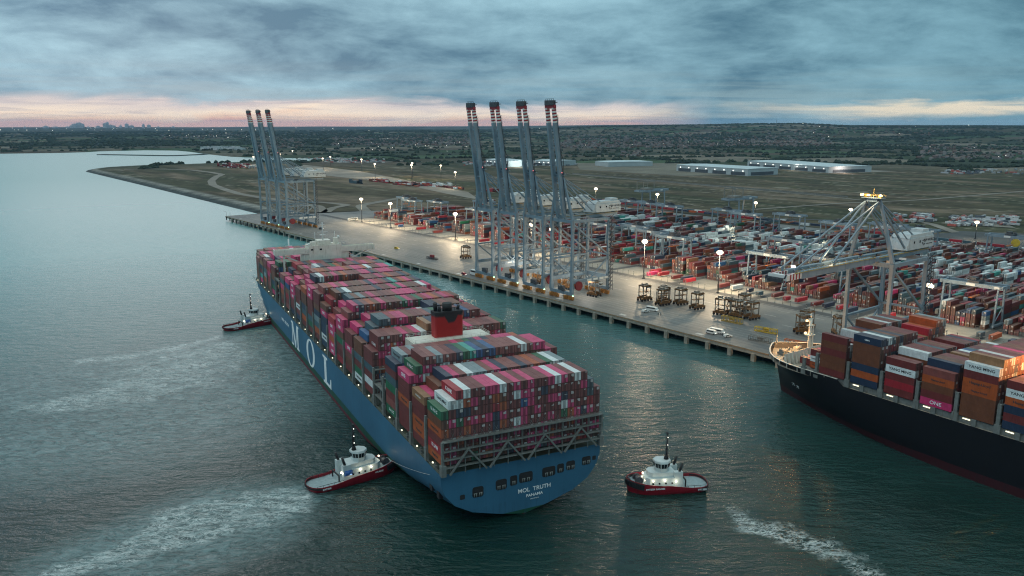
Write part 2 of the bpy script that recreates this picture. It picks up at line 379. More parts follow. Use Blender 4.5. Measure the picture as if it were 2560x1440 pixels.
def land_colour(P):
    x, y = P[:, 0], P[:, 1]; r = np.hypot(x, y); sd = sdist(P, coast)
    rel = P - Q0; a = rel @ E1; b = rel @ E2
    idc, edge = field_cells(P); c = PAL[np.minimum((idc * len(PAL)).astype(int), len(PAL) - 1)]
    n = fbm(x / 60, y / 60, 4, 31)[:, None]
    c = c * (0.62 + 0.42 * n)
    # woods and towns darken the far band
    wood = smooth(fbm(x / 1300, y / 700, 4, 41), 0.50, 0.60) * smooth(r, 3600, 4600)
    c = c * (1 - wood[:, None]) + np.array([0.018, 0.032, 0.024]) * wood[:, None]
    hedge = (edge < 0.045) & (r > 1800)
    c = np.where(hedge[:, None], np.array([0.02, 0.038, 0.022]), c)
    # near the port: rough brown-green reclaimed grassland
    near = (1 - smooth(r, 2300, 2700)) 
    g = fbm(a / 240, b / 55, 4, 51); g2 = fbm(a / 90 + 7, b / 28, 4, 61)
    rough_g = np.array([0.088, 0.078, 0.050]) * (0.55 + 0.9 * g2[:, None])
    brown = np.array([0.175, 0.138, 0.098]) * (0.6 + 0.7 * g2[:, None]); dk = np.array([0.042, 0.050, 0.028])
    loc = rough_g + (brown - rough_g) * smooth(g, 0.46, 0.62)[:, None]
    loc = loc * .82; loc = loc + (dk - loc) * (smooth(fbm(a / 330 + 3, b / 70, 4, 71), 0.52, 0.62) * 0.8)[:, None]
    pale = (np.abs(fbm(a / 500 + 11, b / 60 + 3, 3, 81) - 0.5) < 0.008)
    loc = np.where(pale[:, None], np.array([0.19, 0.17, 0.13]), loc)
    c = c * (1 - near[:, None]) + loc * near[:, None]
    # revetment and beach at the water's edge
    rev = smooth(sd, 38, 26) * (r < 2700)
    c = c * (1 - rev[:, None]) + np.array([0.20, 0.20, 0.18]) * (0.8 + 0.4 * n) * rev[:, None]
    rev2 = smooth(sd, 22, 12) * (r < 2700)
    c = c * (1 - rev2[:, None]) + np.array([0.05, 0.062, 0.062]) * rev2[:, None]
    return c
rr = np.concatenate([np.linspace(60, 900, 50), np.geomspace(910, 26000, 560)])
P2, Qd = polar(rr); hz = terrain_h(P2); colr = land_colour(P2)
m = bpy.data.materials.new('ground cover'); m.use_nodes = True; t = NT(m.node_tree)
b = t.n('ShaderNodeBsdfPrincipled'); t.n('ShaderNodeOutputMaterial', inp={0: b}); b.inputs['Roughness'].default_value = 0.95; b.inputs['Specular IOR Level'].default_value = 0.1
at = t.n('ShaderNodeAttribute', attribute_name='Col'); oc = t.n('ShaderNodeTexCoord').outputs['Object']
f1 = t.noise(oc, 0.045, 6, 0.65); f2 = t.noise(t.vrot(oc, -TH, (0.3, 1.6, 1)), 0.03, 6, 0.65)
k = t.math('MULTIPLY', t.mr(f1, 0.3, 0.7, 0.62, 1.38), t.mr(f2, 0.3, 0.7, 0.6, 1.45))
t.set(b, 'Base Color', t.mix(1.0, at.outputs[0], t.n('ShaderNodeCombineXYZ', inp={0: k, 1: k, 2: k}).outputs[0], 'MULTIPLY'))
me = fast_mesh('ground', np.column_stack([P2, hz]), Qd, [m], colors={'Col': ('POINT', colr)})
ground = tag(link('ground', me), kind='structure')

# ---- water with wakes
def seg_mask(P, pts, wid, fade=1.0):
    out = np.zeros(len(P)); pts = np.array(pts)
    for i in range(len(pts) - 1):
        a, bb = pts[i], pts[i + 1]; ab = bb - a; tt = np.clip(((P - a) @ ab) / (ab @ ab), 0, 1)
        d = np.sqrt(((P - (a + tt[:, None] * ab)) ** 2).sum(1)); w0 = wid[i] + (wid[i + 1] - wid[i]) * tt
        out = np.maximum(out, np.clip(1 - d / w0, 0, 1))
    return out
G = lambda u, v: ground_at(u, v, 0.0)
rw = np.concatenate([np.linspace(40, 900, 230), np.geomspace(906, 26000, 150)])
Pw, Qw = polar(rw, nfront=480)
foam = np.zeros(len(Pw)); turb = np.zeros(len(Pw)); nearm = np.hypot(Pw[:, 0], Pw[:, 1]) < 1400; Pn = Pw[nearm]
fo = np.zeros(len(Pn)); tu = np.zeros(len(Pn))
# churned water left of the hull and behind the tugs
tu = np.maximum(tu, seg_mask(Pn, [G(640, 850), G(560, 900), G(430, 960), G(250, 1010), G(60, 1050), G(-200, 1090)], [26, 75, 110, 110, 90, 90]))
fo = np.maximum(fo, 0.36 * seg_mask(Pn, [G(600, 850), G(540, 885), G(420, 940), G(300, 985), G(150, 1010)], [10, 40, 46, 30, 20]))
fo = np.maximum(fo, 0.38 * seg_mask(Pn, [G(540, 845), G(480, 862), G(330, 890), G(200, 905)], [5, 9, 10, 9]))
fo = np.maximum(fo, 0.75 * seg_mask(Pn, [G(745, 1240), G(690, 1262), G(560, 1290), G(430, 1335), G(330, 1380), G(140, 1430)], [7, 15, 18, 14, 9, 5]))
fo = np.maximum(fo, 0.6 * seg_mask(Pn, [G(560, 1262), G(440, 1300), G(380, 1370)], [8, 12, 8]))
tu = np.maximum(tu, seg_mask(Pn, [G(745, 1240), G(560, 1300), G(250, 1420)], [14, 36, 30]))
fo = np.maximum(fo, 0.45 * seg_mask(Pn, [G(1830, 1275), G(1880, 1320), G(2010, 1345), G(2120, 1400), G(2190, 1440)], [3, 6, 7, 6, 5]))
fo = np.maximum(fo, 0.45 * seg_mask(Pn, [G(1930, 1330), G(2060, 1380)], [5, 5]))
fo = np.maximum(fo, 0.5 * seg_mask(Pn, [G(1030, 668), G(1085, 690), G(1160, 745)], [8, 12, 8]))
foam[nearm] = fo; turb[nearm] = tu
m = bpy.data.materials.new('river water'); m.use_nodes = True; t = NT(m.node_tree)
b = t.n('ShaderNodeBsdfPrincipled'); t.n('ShaderNodeOutputMaterial', inp={0: b})
oc = t.n('ShaderNodeTexCoord').outputs['Object']
fa = t.n('ShaderNodeAttribute', attribute_name='foam').outputs['Fac']; ta = t.n('ShaderNodeAttribute', attribute_name='turb').outputs['Fac']
w1 = t.noise(t.vrot(oc, -0.35, (0.7, 2.0, 1)), 0.11, 4, 0.55, 0.8); w2 = t.noise(t.vrot(oc, -0.3, (1, 1.7, 1)), 0.38, 3, 0.6, 0.4)
w3 = t.noise(oc, 0.022, 3, 0.5, 0.5); w4 = t.noise(t.vrot(oc, 0.2, (1, 1.5, 1)), 1.1, 2, 0.5)
wt = t.noise(t.vrot(oc, 0.9, (1, 1.8, 1)), 0.16, 5, 0.65, 1.6)
hgt = t.math('MULTIPLY_ADD', w1, 1.15, t.math('MULTIPLY_ADD', w2, 0.42, t.math('MULTIPLY_ADD', w3, 1.1, t.math('MULTIPLY', w4, 0.09))))
hgt = t.math('MULTIPLY_ADD', t.math('MULTIPLY', wt, ta), 1.5, hgt)
cdt = t.n('ShaderNodeTexCoord').outputs['Object']; rad = t.n('ShaderNodeVectorMath', operation='LENGTH', inp={0: cdt}).outputs['Value']
bp = t.n('ShaderNodeBump', inp={'Height': hgt}); bp.inputs['Distance'].default_value = 1.25
t.set(bp, 'Strength', t.mr(rad, 150, 1500, 1.0, 0.16)); t.set(b, 'Normal', bp)
t.set(b, 'Roughness', t.math('MAXIMUM', t.mr(rad, 200, 2200, 0.17, 0.34), t.mr(ta, 0.0, 0.6, 0.0, 0.22)))
b.inputs['IOR'].default_value = 1.36
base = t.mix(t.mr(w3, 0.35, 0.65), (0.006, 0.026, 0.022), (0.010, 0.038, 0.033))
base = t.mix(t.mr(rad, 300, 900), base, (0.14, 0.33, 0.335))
base = t.mix(t.mr(ta, 0.03, 0.5, 0.0, 0.9), base, t.mix(t.mr(wt, 0.38, 0.60), (0.035, 0.085, 0.085), (0.15, 0.24, 0.245)))
v1 = t.noise(t.vrot(oc, -0.62, (0.5, 1.25, 1)), 0.13, 7, 0.66, 2.4); v2 = t.noise(t.vrot(oc, -0.62, (0.45, 1.1, 1)), 0.30, 6, 0.7, 1.2)
web = t.math('SUBTRACT', 1.0, t.math('MULTIPLY', t.math('ABSOLUTE', t.math('SUBTRACT', v1, 0.5)), 26.0), clamp=True)
v3 = t.noise(t.vrot(oc, -0.62, (0.7, 1.2, 1)), 0.30, 6, 0.6, 2.0)
web = t.math('MAXIMUM', web, t.math('MULTIPLY', t.math('SUBTRACT', 1.0, t.math('MULTIPLY', t.math('ABSOLUTE', t.math('SUBTRACT', v3, 0.48)), 24.0), clamp=True), 0.8))
cl2 = t.mr(v2, 0.54, 0.70)
fm = t.math('MULTIPLY', t.math('MAXIMUM', t.math('MULTIPLY', web, t.mr(v2, 0.35, 0.6, 0.15, 1.0)), t.math('MULTIPLY', cl2, t.mr(v1, 0.5, 0.6))), t.mr(t.math('MULTIPLY', t.math('GREATER_THAN', fa, 0.004), t.math('MULTIPLY_ADD', t.math('SUBTRACT', t.noise(oc, 0.09, 4, 0.6), 0.5), 0.9, fa)), 0.06, 0.30))
base = t.mix(t.math('MULTIPLY', fm, 1.0), base, (0.72, 0.80, 0.79))
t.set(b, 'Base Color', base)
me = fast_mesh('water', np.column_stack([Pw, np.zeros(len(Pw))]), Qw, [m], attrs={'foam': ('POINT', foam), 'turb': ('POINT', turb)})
tag(link('water', me), kind='structure')
# thin breakwater dyke far left
mb = MB(); a0 = G(250, 387); a1 = G(430, 390); a2 = G(500, 387); a3 = G(560, 381)
for p, q in ((a0, a1), (a1, a2), (a2, a3)): mb.bar((*p, 0.5), (*q, 0.5), 34, 4.0)
mb.build('mud_bank', mat('mud', (0.05, 0.06, 0.045), 0.9), kind='structure')

# ================================================================== CONTAINERS
CC = dict(maroon=(.165, .028, .026), brown=(.165, .055, .026), magenta=(.60, .040, .155), navy=(.018, .036, .075), blue=(.02, .10, .25), orange=(.42, .085, .02),
          red=(.36, .018, .03), white=(.72, .78, .78), grey=(.22, .29, .31), turquoise=(.05, .36, .30), green=(.012, .13, .06), slate=(.05, .10, .125), tan=(.30, .15, .07), dusty=(.24, .065, .055))
m = bpy.data.materials.new('corrugated container steel'); m.use_nodes = True; t = NT(m.node_tree)
b = t.n('ShaderNodeBsdfPrincipled'); t.n('ShaderNodeOutputMaterial', inp={0: b}); b.inputs['Roughness'].default_value = 0.55
colA = t.n('ShaderNodeAttribute', attribute_name='Col').outputs[0]
uvn = t.n('ShaderNodeUVMap', uv_map='UVMap').outputs[0]; sp = t.n('ShaderNodeSeparateXYZ', inp={0: uvn}); U, V = sp.outputs[0], sp.outputs[1]
ftn = t.n('ShaderNodeAttribute', attribute_name='face_kind').outputs['Fac']   # 0 side, 1 doors, 2 roof
geo = t.n('ShaderNodeNewGeometry').outputs['Position']
isdoor = t.math('COMPARE', ftn, 1.0, 0.2); 
isroof = t.math('COMPARE', ftn, 2.0, 0.2)
oi = t.n('ShaderNodeObjectInfo').outputs['Random']
cn = t.noise(geo, 0.35, 4, 0.65); cn2 = t.noise(t.vmul(geo, (1, 1, 0.2)), 1.6, 4, 0.7)
k = t.math('MULTIPLY', t.mr(cn, 0.3, 0.7, 0.82, 1.16), t.mr(cn2, 0.3, 0.7, 0.86, 1.1))
c = t.mix(1.0, colA, t.n('ShaderNodeCombineXYZ', inp={0: k, 1: k, 2: k}).outputs[0], 'MULTIPLY')
# roofs mixed unevenly towards a pale brown
c = t.mix(t.math('MULTIPLY', isroof, t.mr(cn, 0.3, 0.75, 0.08, 0.26)), c, (0.36, 0.28, 0.25))
# doors: lock rods, centre gap, darker border;  uv in metres
fu = t.math('ABSOLUTE', t.math('SUBTRACT', U, 1.22))
rods = t.math('MAXIMUM', t.math('COMPARE', fu, 0.34, 0.05), t.math('COMPARE', fu, 0.86, 0.05))
gap = t.math('COMPARE', fu, 0.0, 0.04)
edge = t.math('MAXIMUM', t.math('GREATER_THAN', fu, 1.12), t.math('MAXIMUM', t.math('LESS_THAN', V, 0.14), t.math('GREATER_THAN', V, 2.74)))
c = t.mix(t.math('MULTIPLY', isdoor, t.math('MULTIPLY', rods, 0.18)), c, (0.30, 0.28, 0.28))
c = t.mix(t.math('MULTIPLY', isdoor, t.math('MULTIPLY', t.math('MAXIMUM', gap, edge), 0.55)), c, (0.03, 0.022, 0.022))
# pale label plate on some doors
pl = t.math('MULTIPLY', t.math('COMPARE', U, 1.75, 0.28), t.math('COMPARE', V, 2.2, 0.2))
c = t.mix(t.math('MULTIPLY', t.math('MULTIPLY', isdoor, pl), t.math('GREATER_THAN', t.noise(t.vmul(geo, (0.4, 0.4, 0.4)), 1.0, 0), 0.52)), c, (0.45, 0.43, 0.42))
t.set(b, 'Base Color', c)
wv = t.math('PINGPONG', t.math('MULTIPLY', U, 3.6), 1.0)
bp = t.n('ShaderNodeBump', inp={'Height': wv}); bp.inputs['Distance'].default_value = 0.05; bp.inputs['Strength'].default_value = 0.6
t.set(b, 'Normal', bp)
M['container'] = m
CORN = np.array([(-1, -1, -1), (1, -1, -1), (1, 1, -1), (-1, 1, -1), (-1, -1, 1), (1, -1, 1), (1, 1, 1), (-1, 1, 1)], float)
CF = np.array([(0, 1, 5, 4), (2, 3, 7, 6), (1, 2, 6, 5), (3, 0, 4, 7), (4, 5, 6, 7), (0, 3, 2, 1)])
CK = np.array([0, 0, 1, 1, 2, 0])
def box_cloud(name, C, Hf, cols, ax, mats, parent=None):
    """C centres, Hf half sizes (long, wide, high), ax = (ux, uy) unit vector of the long axis per box"""
    n = len(C); C = np.asarray(C, float); Hf = np.asarray(Hf, float); ax = np.asarray(ax, float); cols = np.asarray(cols, float)
    ux = np.column_stack([ax, np.zeros(n)]); uy = np.column_stack([-ax[:, 1], ax[:, 0], np.zeros(n)])
    V = C[:, None, :] + CORN[None, :, 0:1] * Hf[:, None, 0:1] * ux[:, None, :] + CORN[None, :, 1:2] * Hf[:, None, 1:2] * uy[:, None, :]
    V[:, :, 2] += CORN[None, :, 2] * Hf[:, None, 2]
    F = (CF[None] + 8 * np.arange(n)[:, None, None]).reshape(-1, 4)
    me = fast_mesh(name, V.reshape(-1, 3), F, mats, smooth=False,
                   attrs={'face_kind': ('FACE', np.tile(CK, n))}, colors={'Col': ('FACE', np.repeat(cols, 6, axis=0))})
    L, Wd, Hh = 2 * Hf[:, 0], 2 * Hf[:, 1], 2 * Hf[:, 2]; z = np.zeros(n)
    def q(a, bb): return np.stack([np.stack([z, z], -1), np.stack([a, z], -1), np.stack([a, bb], -1), np.stack([z, bb], -1)], 1)
    uv = np.stack([q(L, Hh), q(L, Hh), q(Wd, Hh), q(Wd, Hh), q(L, Wd), q(L, Wd)], 1)
    ul = me.uv_layers.new(name='UVMap'); ul.data.foreach_set('uv', uv.astype(np.float32).ravel())
    return me
CM = {}
def cmesh(col, ln=12.19):
    key = (col, round(ln, 1))
    if key not in CM:
        CM[key] = box_cloud('container', [(0, 0, 1.455)], [(ln / 2, 1.22, 1.45)], [CC[col]], [(1, 0)], [M['container']])
    return CM[key]
STUFF = dict(C=[], H=[], col=[], ax=[])
def stuff_box(p, ax, col, ln=12.19, h=2.9, jitter=0.18):
    STUFF['C'].append((p[0], p[1], p[2] + h / 2)); STUFF['H'].append((ln / 2, 1.22, h / 2)); STUFF['ax'].append(ax)
    k = 1 + random.uniform(-jitter, jitter); c = CC[col] if isinstance(col, str) else col
    STUFF['col'].append((min(1, c[0] * k), min(1, c[1] * k), min(1, c[2] * k)))
ORD = ['', 'first', 'second', 'third', 'fourth', 'fifth', 'sixth', 'seventh', 'eighth', 'ninth', 'tenth', 'eleventh', 'twelfth', 'thirteenth', 'fourteenth', 'fifteenth', 'sixteenth', 'seventeenth', 'eighteenth', 'nineteenth', 'twentieth', 'twenty-first', 'twenty-second', 'twenty-third']
def container(p, ang, col, label, group, ln=12.19):
    o = link('shipping_container', cmesh(col, ln), None, p, ang)
    return tag(o, label, 'container', group)

# ================================================================== THE BLUE SHIP
S0 = np.array([3.957, 246.94]); HD = -0.4577
SF = np.array([math.sin(HD), math.cos(HD)]); SL = np.array([-math.cos(HD), math.sin(HD)]); SANG = math.atan2(SF[1], SF[0])
def Sw(s, t, z): p = S0 + SF * s + SL * t; return (float(p[0]), float(p[1]), z)
def hull_mat(name, top, boot, below, z1, z2, dirt):
    m = bpy.data.materials.new(name); m.use_nodes = True; t = NT(m.node_tree)
    b = t.n('ShaderNodeBsdfPrincipled'); t.n('ShaderNodeOutputMaterial', inp={0: b}); b.inputs['Roughness'].default_value = 0.55; b.inputs['Specular IOR Level'].default_value = 0.35
    oc = t.n('ShaderNodeTexCoord').outputs['Object']; z = t.n('ShaderNodeSeparateXYZ', inp={0: oc}).outputs[2]
    n1 = t.noise(oc, 0.06, 5, 0.6); n2 = t.noise(t.vmul(oc, (1, 1, 0.06)), 0.7, 4, 0.65)
    c = t.mix(t.mr(n1, 0.35, 0.7), tuple(x * 0.9 for x in top), tuple(x * 1.12 for x in top))
    c = t.mix(t.mr(n2, 0.56, 0.75, 0.0, 0.35), c, dirt)
    xx_ = t.n('ShaderNodeSeparateXYZ', inp={0: oc}).outputs[0]
    if z1 > 4.5: z1n = t.mr(xx_, 0.0, 40.0, 1.6, z1); z2n = t.mr(xx_, 0.0, 40.0, 0.2, z2)
    else: z1n, z2n = z1, z2
    c = t.mix(t.math('LESS_THAN', z, z1n), c, boot); c = t.mix(t.math('LESS_THAN', z, z2n), c, below)
    c = t.mix(t.math('MULTIPLY', t.mr(n2, 0.5, 0.7, 0.0, 0.5), t.math('LESS_THAN', z, z1 + 1)), c, dirt)
    t.set(b, 'Base Color', c); return m
hm = hull_mat('blue hull paint', (0.040, 0.142, 0.238), (0.012, 0.075, 0.04), (0.15, 0.015, 0.024), 4.6, 1.6, (0.03, 0.09, 0.15))
ship = empty('container_ship', (S0[0], S0[1], 0), SANG, label='huge blue container ship being turned by tugs, stern towards the viewer', cat='container ship')
DK = 19.4
LV = [-4, 0.0, 1.9, 4.6, 8, 12, 16, DK]
def half(s, z):
    f = (z + 4) / (DK + 4)
    # forward taper with flare
    def fwd(s, z):
        s0 = 305 + 45 * max(0, z) / DK; s1 = 381 + 19 * (max(0, z) / DK) ** 1.3
        if s <= s0: return 1.0
        if s >= s1: return 0.0
        x = (s - s0) / (s1 - s0); return (1 - x ** (1.7 + 0.7 * max(0, z) / DK)) 
    # aft: run narrows low down
    st = [(0, [0, 0, 9, 18.5, 24.5, 27.8, 29.2, 29.3]), (6, [0, 3, 14, 21, 26, 28.5, 29.4, 29.4]), (18, [4, 12, 19, 24.0, 27.4, 29.2, 29.4, 29.4]), (36, [10, 20.5, 25, 27.6, 29.2, 29.4, 29.4, 29.4]), (60, [18, 26.5, 28.8, 29.4, 29.4, 29.4, 29.4, 29.4]), (85, [25, 29.4] + [29.4] * 6), (120, [29.4] * 8)]
    if s <= 120:
        i = LV.index(z); xs = [a for a, _ in st]; ys = [b[i] for _, b in st]; return float(np.interp(s, xs, ys))
    return 29.4 * fwd(s, z)
stn = [0, 3, 6, 12, 18, 26, 36, 48, 60, 72, 85, 120, 180, 240, 300, 315, 330, 340, 350, 358, 366, 373, 380, 386, 391, 395, 398, 400]
mb = MB(); rings = []
for s in stn:
    ring = []
    for z in LV: ring.append((min(s, 381 + 19 * (max(0, z) / DK) ** 1.3), half(s, z), z))
    ring2 = [(x, -y, z) for x, y, z in ring][::-1]
    rings.append(ring[::-1] + [(x, -y, z) for x, y, z in ring])
rings = [r for r in rings]
mb.loft(rings)
# transom plate
tr = [(0, half(0, z), z) for z in LV[1:]][::-1] + [(0, -half(0, z), z) for z in LV[1:]]
mb.add(tr, [tuple(range(len(tr)))])
mb.build('hull', hm, ship)
mb = MB(); dz = DK - 0.25
for a, bb in zip(stn[:-1], stn[1:]):
    ya, yb = half(a, DK) - .02, half(bb, DK) - .02
    mb.add([(a, ya, dz), (bb, yb, dz), (bb, -yb, dz), (a, -ya, dz)], [(3, 2, 1, 0)])
mb.build('deck', mat('deck green brown', (0.10, 0.13, 0.10), 0.8, var=0.3, scale=0.2, dirt=(0.14, 0.08, 0.04)), ship)
# bulwark and bow fittings
mb = MB()
for sgn in (1, -1):
    for a, bb in zip(stn[:-1], stn[1:]):
        if a < 376: continue
        mb.bar((a, sgn * half(a, DK), DK + .8), (bb, sgn * half(bb, DK), DK + .8), 0.25, 1.7)
mb.cyl((385, 0, DK), (385, 0, 43), 0.5); mb.bar((385, -2.5, 38), (385, 2.5, 38), .3); mb.bar((385, 0, 43), (385, 0, 46), .2)
mb.build('foremast', M['white'], ship)
# side coaming lights and pedestals along the port and starboard deck edge
pdm = MB().box((0, 0, .5), (1.2, .8, 1.1)).box((0.2, 0, 1.2), (.5, .5, 1.0)).mesh('deck_pedestal', M['ship_grey'])
for i in range(25):
    for sg in (1, -1):
        o = link('deck_pedestal', pdm, ship, (6 + 14.0 * i, sg * 28.5, DK)); KIDS[ship.name].append(o)
mb = MB()
for s0 in range(2, 372, 1):
    if s0 % 2 == 0:
        for sg in (1, -1): mb.bar((s0, sg * 29.3, DK), (s0, sg * 29.3, DK + 1.1), .07)
for sg in (1, -1):
    for h in (.55, 1.1): mb.bar((1, sg * 29.3, DK + h), (368, sg * 29.3, DK + h), .07)
mb.build('railing', M['ship_grey'], ship)
k_ = 0
for s in [8, 23, 39, 53, 80, 95, 110, 124, 139, 154, 169, 184, 198, 213, 228, 243, 258, 292, 307, 322, 336, 350]:
    l = MB().box((s, 28.8, DK + 1.2), (.7, .35, .35)).build('deck_light', M['lamp_deck'], ship); k_ += 1
# lashing bridges
BAYS = [14.85 * i for i in range(4)] + [73.2 + 14.85 * i for i in range(13)] + [281 + 14.85 * i for i in range(7)]
BASE, TP = 22.4, 2.99
def bridge_mesh(top, full):
    mb = MB()
    for sg in (1, -1):
        mb.box((0, sg * 28.95, (DK + top) / 2), (1.1, .75, top - DK)); mb.box((0, sg * 29.0, DK + 2.2), (2.0, 1.0, 4.4)); mb.box((0, sg * 28.95, top + .3), (.9, .6, .9))
    for zz in ([top - .3, top - 3.0, top - 5.8] if full else [top - .3, top - 4.5]):
        mb.box((0, 0, zz), (1.4, 57.2, .22))
    for i in range(24):
        y = -28.75 + 2.5 * i; mb.box((-.5, y, (DK + 2 + top) / 2), (.22, .22, top - DK - 2))
    for zz in (top + .5, top + 1.05): mb.bar((-.6, -28.6, zz), (-.6, 28.6, zz), .08)
    return mb
lm = bridge_mesh(33.9, False).mesh('lashing_bridge', M['ship_grey'])
for s in [b_ - 1.4 for b_ in BAYS[1:4]] + [59.2, 71.6] + [b_ - 1.4 for b_ in BAYS[5:17]] + [266.2, 279.4] + [b_ - 1.4 for b_ in BAYS[18:22]]:
    o = link('lashing_bridge', lm, ship, (s, 0, 0)); KIDS[ship.name].append(o)
mb = MB(); T = 30.6
for sg in (1, -1): mb.box((-1.0, sg * 28.9, (DK + T) / 2), (.9, .8, T - DK)); mb.box((-.9, sg * 28.8, DK + 1.8), (2, 1.6, 3.6))
for i in range(24):
    y = -28.75 + 2.5 * i; mb.box((-1.5, y, T - 1.6), (.22, .22, 3.6))
    if i % 2 == 0: mb.box((-.9, y, (DK + T) / 2), (.3, .3, T - DK))
for zz in (T, T - 3.2, T - 6.0, T - 8.6): mb.box((-1.0, 0, zz), (1.5 if zz != T else 1.9, 57.4, .25))
for zz in (T + .6, T + 1.15): mb.bar((-1.8, -28.6, zz), (-1.8, 28.6, zz), .09)
for c_ in (20.5, 6.8, -6.8, -20.5): 
    mb.bar((-1.75, c_, T - 3.2), (-1.75, c_ + 6.3, DK + .3), .55); mb.bar((-1.75, c_, T - 3.2), (-1.75, c_ - 6.3, DK + .3), .55)
for i in range(23):
    y = -27.5 + 2.5 * i
    mb.bar((-.7, y - 1.1, T), (.25, y + 1.1, T + 2.9), .06); mb.bar((-.7, y + 1.1, T), (.25, y - 1.1, T + 2.9), .06)
mb.build('stern_lashing_bridge', M['ship_grey'], ship)
# engine casing with funnel
mb = MB(); mb.b2(60.2, 71.0, -16, 16, DK, 45.2); mb.b2(60.8, 70.4, -15.6, 15.6, 45.2, 45.4)
for y in (-15.5, 15.5):
    for zz in (45.9, 46.5): mb.bar((60.4, y, zz), (70.8, y, zz), .08)
for x in (60.4, 70.8):
    for zz in (45.9, 46.5): mb.bar((x, -15.5, zz), (x, 15.5, zz), .08)
for i in range(9):
    y = -15.5 + 31 / 8 * i; mb.bar((60.4, y, 45.3), (60.4, y, 46.6), .08)
cas = mb.build('engine_casing', M['cream'], ship)
def rrect(cx, cy, lx, ly, r, n=5):
    pts = []
    for qx, qy, a0 in ((1, 1, 0), (-1, 1, 90), (-1, -1, 180), (1, -1, 270)):
        for i in range(n): a = R(a0 + 90 * i / (n - 1)); pts.append((cx + qx * (lx / 2 - r) + r * math.cos(a), cy + qy * (ly / 2 - r) + r * math.sin(a)))
    return pts
m = bpy.data.materials.new('funnel red with soot'); m.use_nodes = True; t = NT(m.node_tree)
b = t.n('ShaderNodeBsdfPrincipled'); t.n('ShaderNodeOutputMaterial', inp={0: b}); b.inputs['Roughness'].default_value = 0.5
oc = t.n('ShaderNodeTexCoord').outputs['Object']; spz = t.n('ShaderNodeSeparateXYZ', inp={0: oc}); zz = spz.outputs[2]; yy = spz.outputs[1]
nn = t.noise(oc, 0.5, 4, 0.6)
lim = t.math('MULTIPLY_ADD', nn, 1.4, t.math('MULTIPLY', t.mr(t.math('ABSOLUTE', t.math('ADD', yy, 0.6)), 1.2, 2.8, 0.0, 1.0), 2.6))
c = t.mix(t.mr(t.math('SUBTRACT', zz, t.math('ADD', lim, 50.4)), -0.5, 0.5), t.mix(nn, (0.30, 0.012, 0.012), (0.42, 0.02, 0.018)), (0.018, 0.02, 0.022)); t.set(b, 'Base Color', c)
fun = MB().prism(rrect(66.3, 0.2, 5.4, 11.6, .8), 45.4, 55.2).build('funnel', m, ship)
mb = MB().prism(rrect(66.3, 0.2, 5.7, 11.9, .9), 54.6, 55.6); mb.cyl((66, .2, 55.4), (66, .2, 58.6), 1.9, 14); 
mb.cyl((67.5, 4.4, 55.4), (66.8, 4.9, 58.8), .8, 10); mb.cyl((66.0, 3.4, 55.4), (65.4, 3.7, 57.6), .6, 10); mb.cyl((66.4, -4.4, 55.4), (66.0, -4.6, 57.2), .6, 10)
mb.bar((64, -4, 57), (64, 4, 57), .15)
for y in (-4, -2, 2, 4): mb.bar((64, y, 55.4), (64, y, 57), .12)
o = mb.build('exhaust_cap', M['soot'], None); o.parent = fun; KIDS.setdefault(fun.name, []).append(o)
# bridge (accommodation) block forward
mb = MB(); mb.b2(267.6, 277.5, -13.5, 13.5, DK, 51.2); mb.b2(266.6, 277.8, -9.8, 10.2, 45, 54.4)
mb.b2(268, 275, -3.5, 4.5, 54.4, 57.2); mb.b2(268.6, 272, 5.5, 8.5, 54.4, 56.4); mb.b2(269, 272, -8.5, -6, 54.4, 58.0)
for i in range(10): mb.b2(267.2, 267.6, -12 + 2.5 * i, -11 + 2.5 * i, 54.4, 55.3)
for zz in (55.0, 55.5):
    mb.bar((266.7, -9.7, zz), (266.7, 10.1, zz), .1)
mb.b2(267.8, 268.4, 24.5, 25.5, DK, 49)
wh = mb.build('wheelhouse', M['cream'], ship)
mb = MB()
for sg in (1, -1):
    y0, y1 = (10.2, 30.2) if sg > 0 else (-30.0, -9.8)
    mb.b2(267.0, 271.6, y0, y1, 50.4, 50.8); mb.b2(267.0, 267.25, y0, y1, 50.8, 52.9); mb.b2(271.35, 271.6, y0, y1, 50.8, 52.9)
    ye = y1 if sg > 0 else y0; mb.b2(266.8, 272.2, ye - .2, ye + .2, 50.0, 53.1)
    mb.bar((268.5, sg * 26.5, 49.8), (268.5, sg * 14, 44), .7); mb.b2(268.0, 269.2, sg * 13.5 - 1, sg * 13.5 + 1, 40, 50.4)
    mb.b2(267.05, 271.5, min(y0, y1), max(y0, y1), 49.6, 50.39)
    mb.build('bridge_wing', M['cream'], ship); mb = MB()
mb = MB(); mb.cyl((271, .5, 57.2), (271, .5, 68), .45, 10, .25); mb.bar((271, -2.6, 62), (271, 3.6, 62), .25); mb.bar((271, -1.8, 65), (271, 2.6, 65), .2); mb.box((271, .5, 60.3), (1, 3.6, .35)); mb.box((270.8, 1.2, 66.4), (.3, 4.4, .3))
mb.build('radar_mast', M['white'], ship)
for q_ in ((270, 9.2, 55.1), (270.5, -9, 58.6)): MB().sphere(q_, .85).build('radome', M['white'], ship)
for y_ in (-7.2, 5): MB().cyl((272.4, y_, 54.4), (272.4, y_, 62), .12, 6).build('aerial', M['white'], ship)
for y in (8.3, 3): MB().b2(266.5, 266.62, y - .7, y + .7, 51.6, 52.5).build('window', M['glass'], ship)
for sg in (1, -1):
    mb = MB(); mb.loft([[(268 + x, sg * 27 + 1.5 * k * math.cos(a), 29.5 + 1.6 * k * math.sin(a)) for a in np.linspace(0, 2 * math.pi, 12)[:-1]] for x, k in ((0, .25), (1, .8), (3, 1), (7, 1), (9, .8), (10, .25))], closed=True, caps=True)
    mb.build('lifeboat', M['orange'], ship)
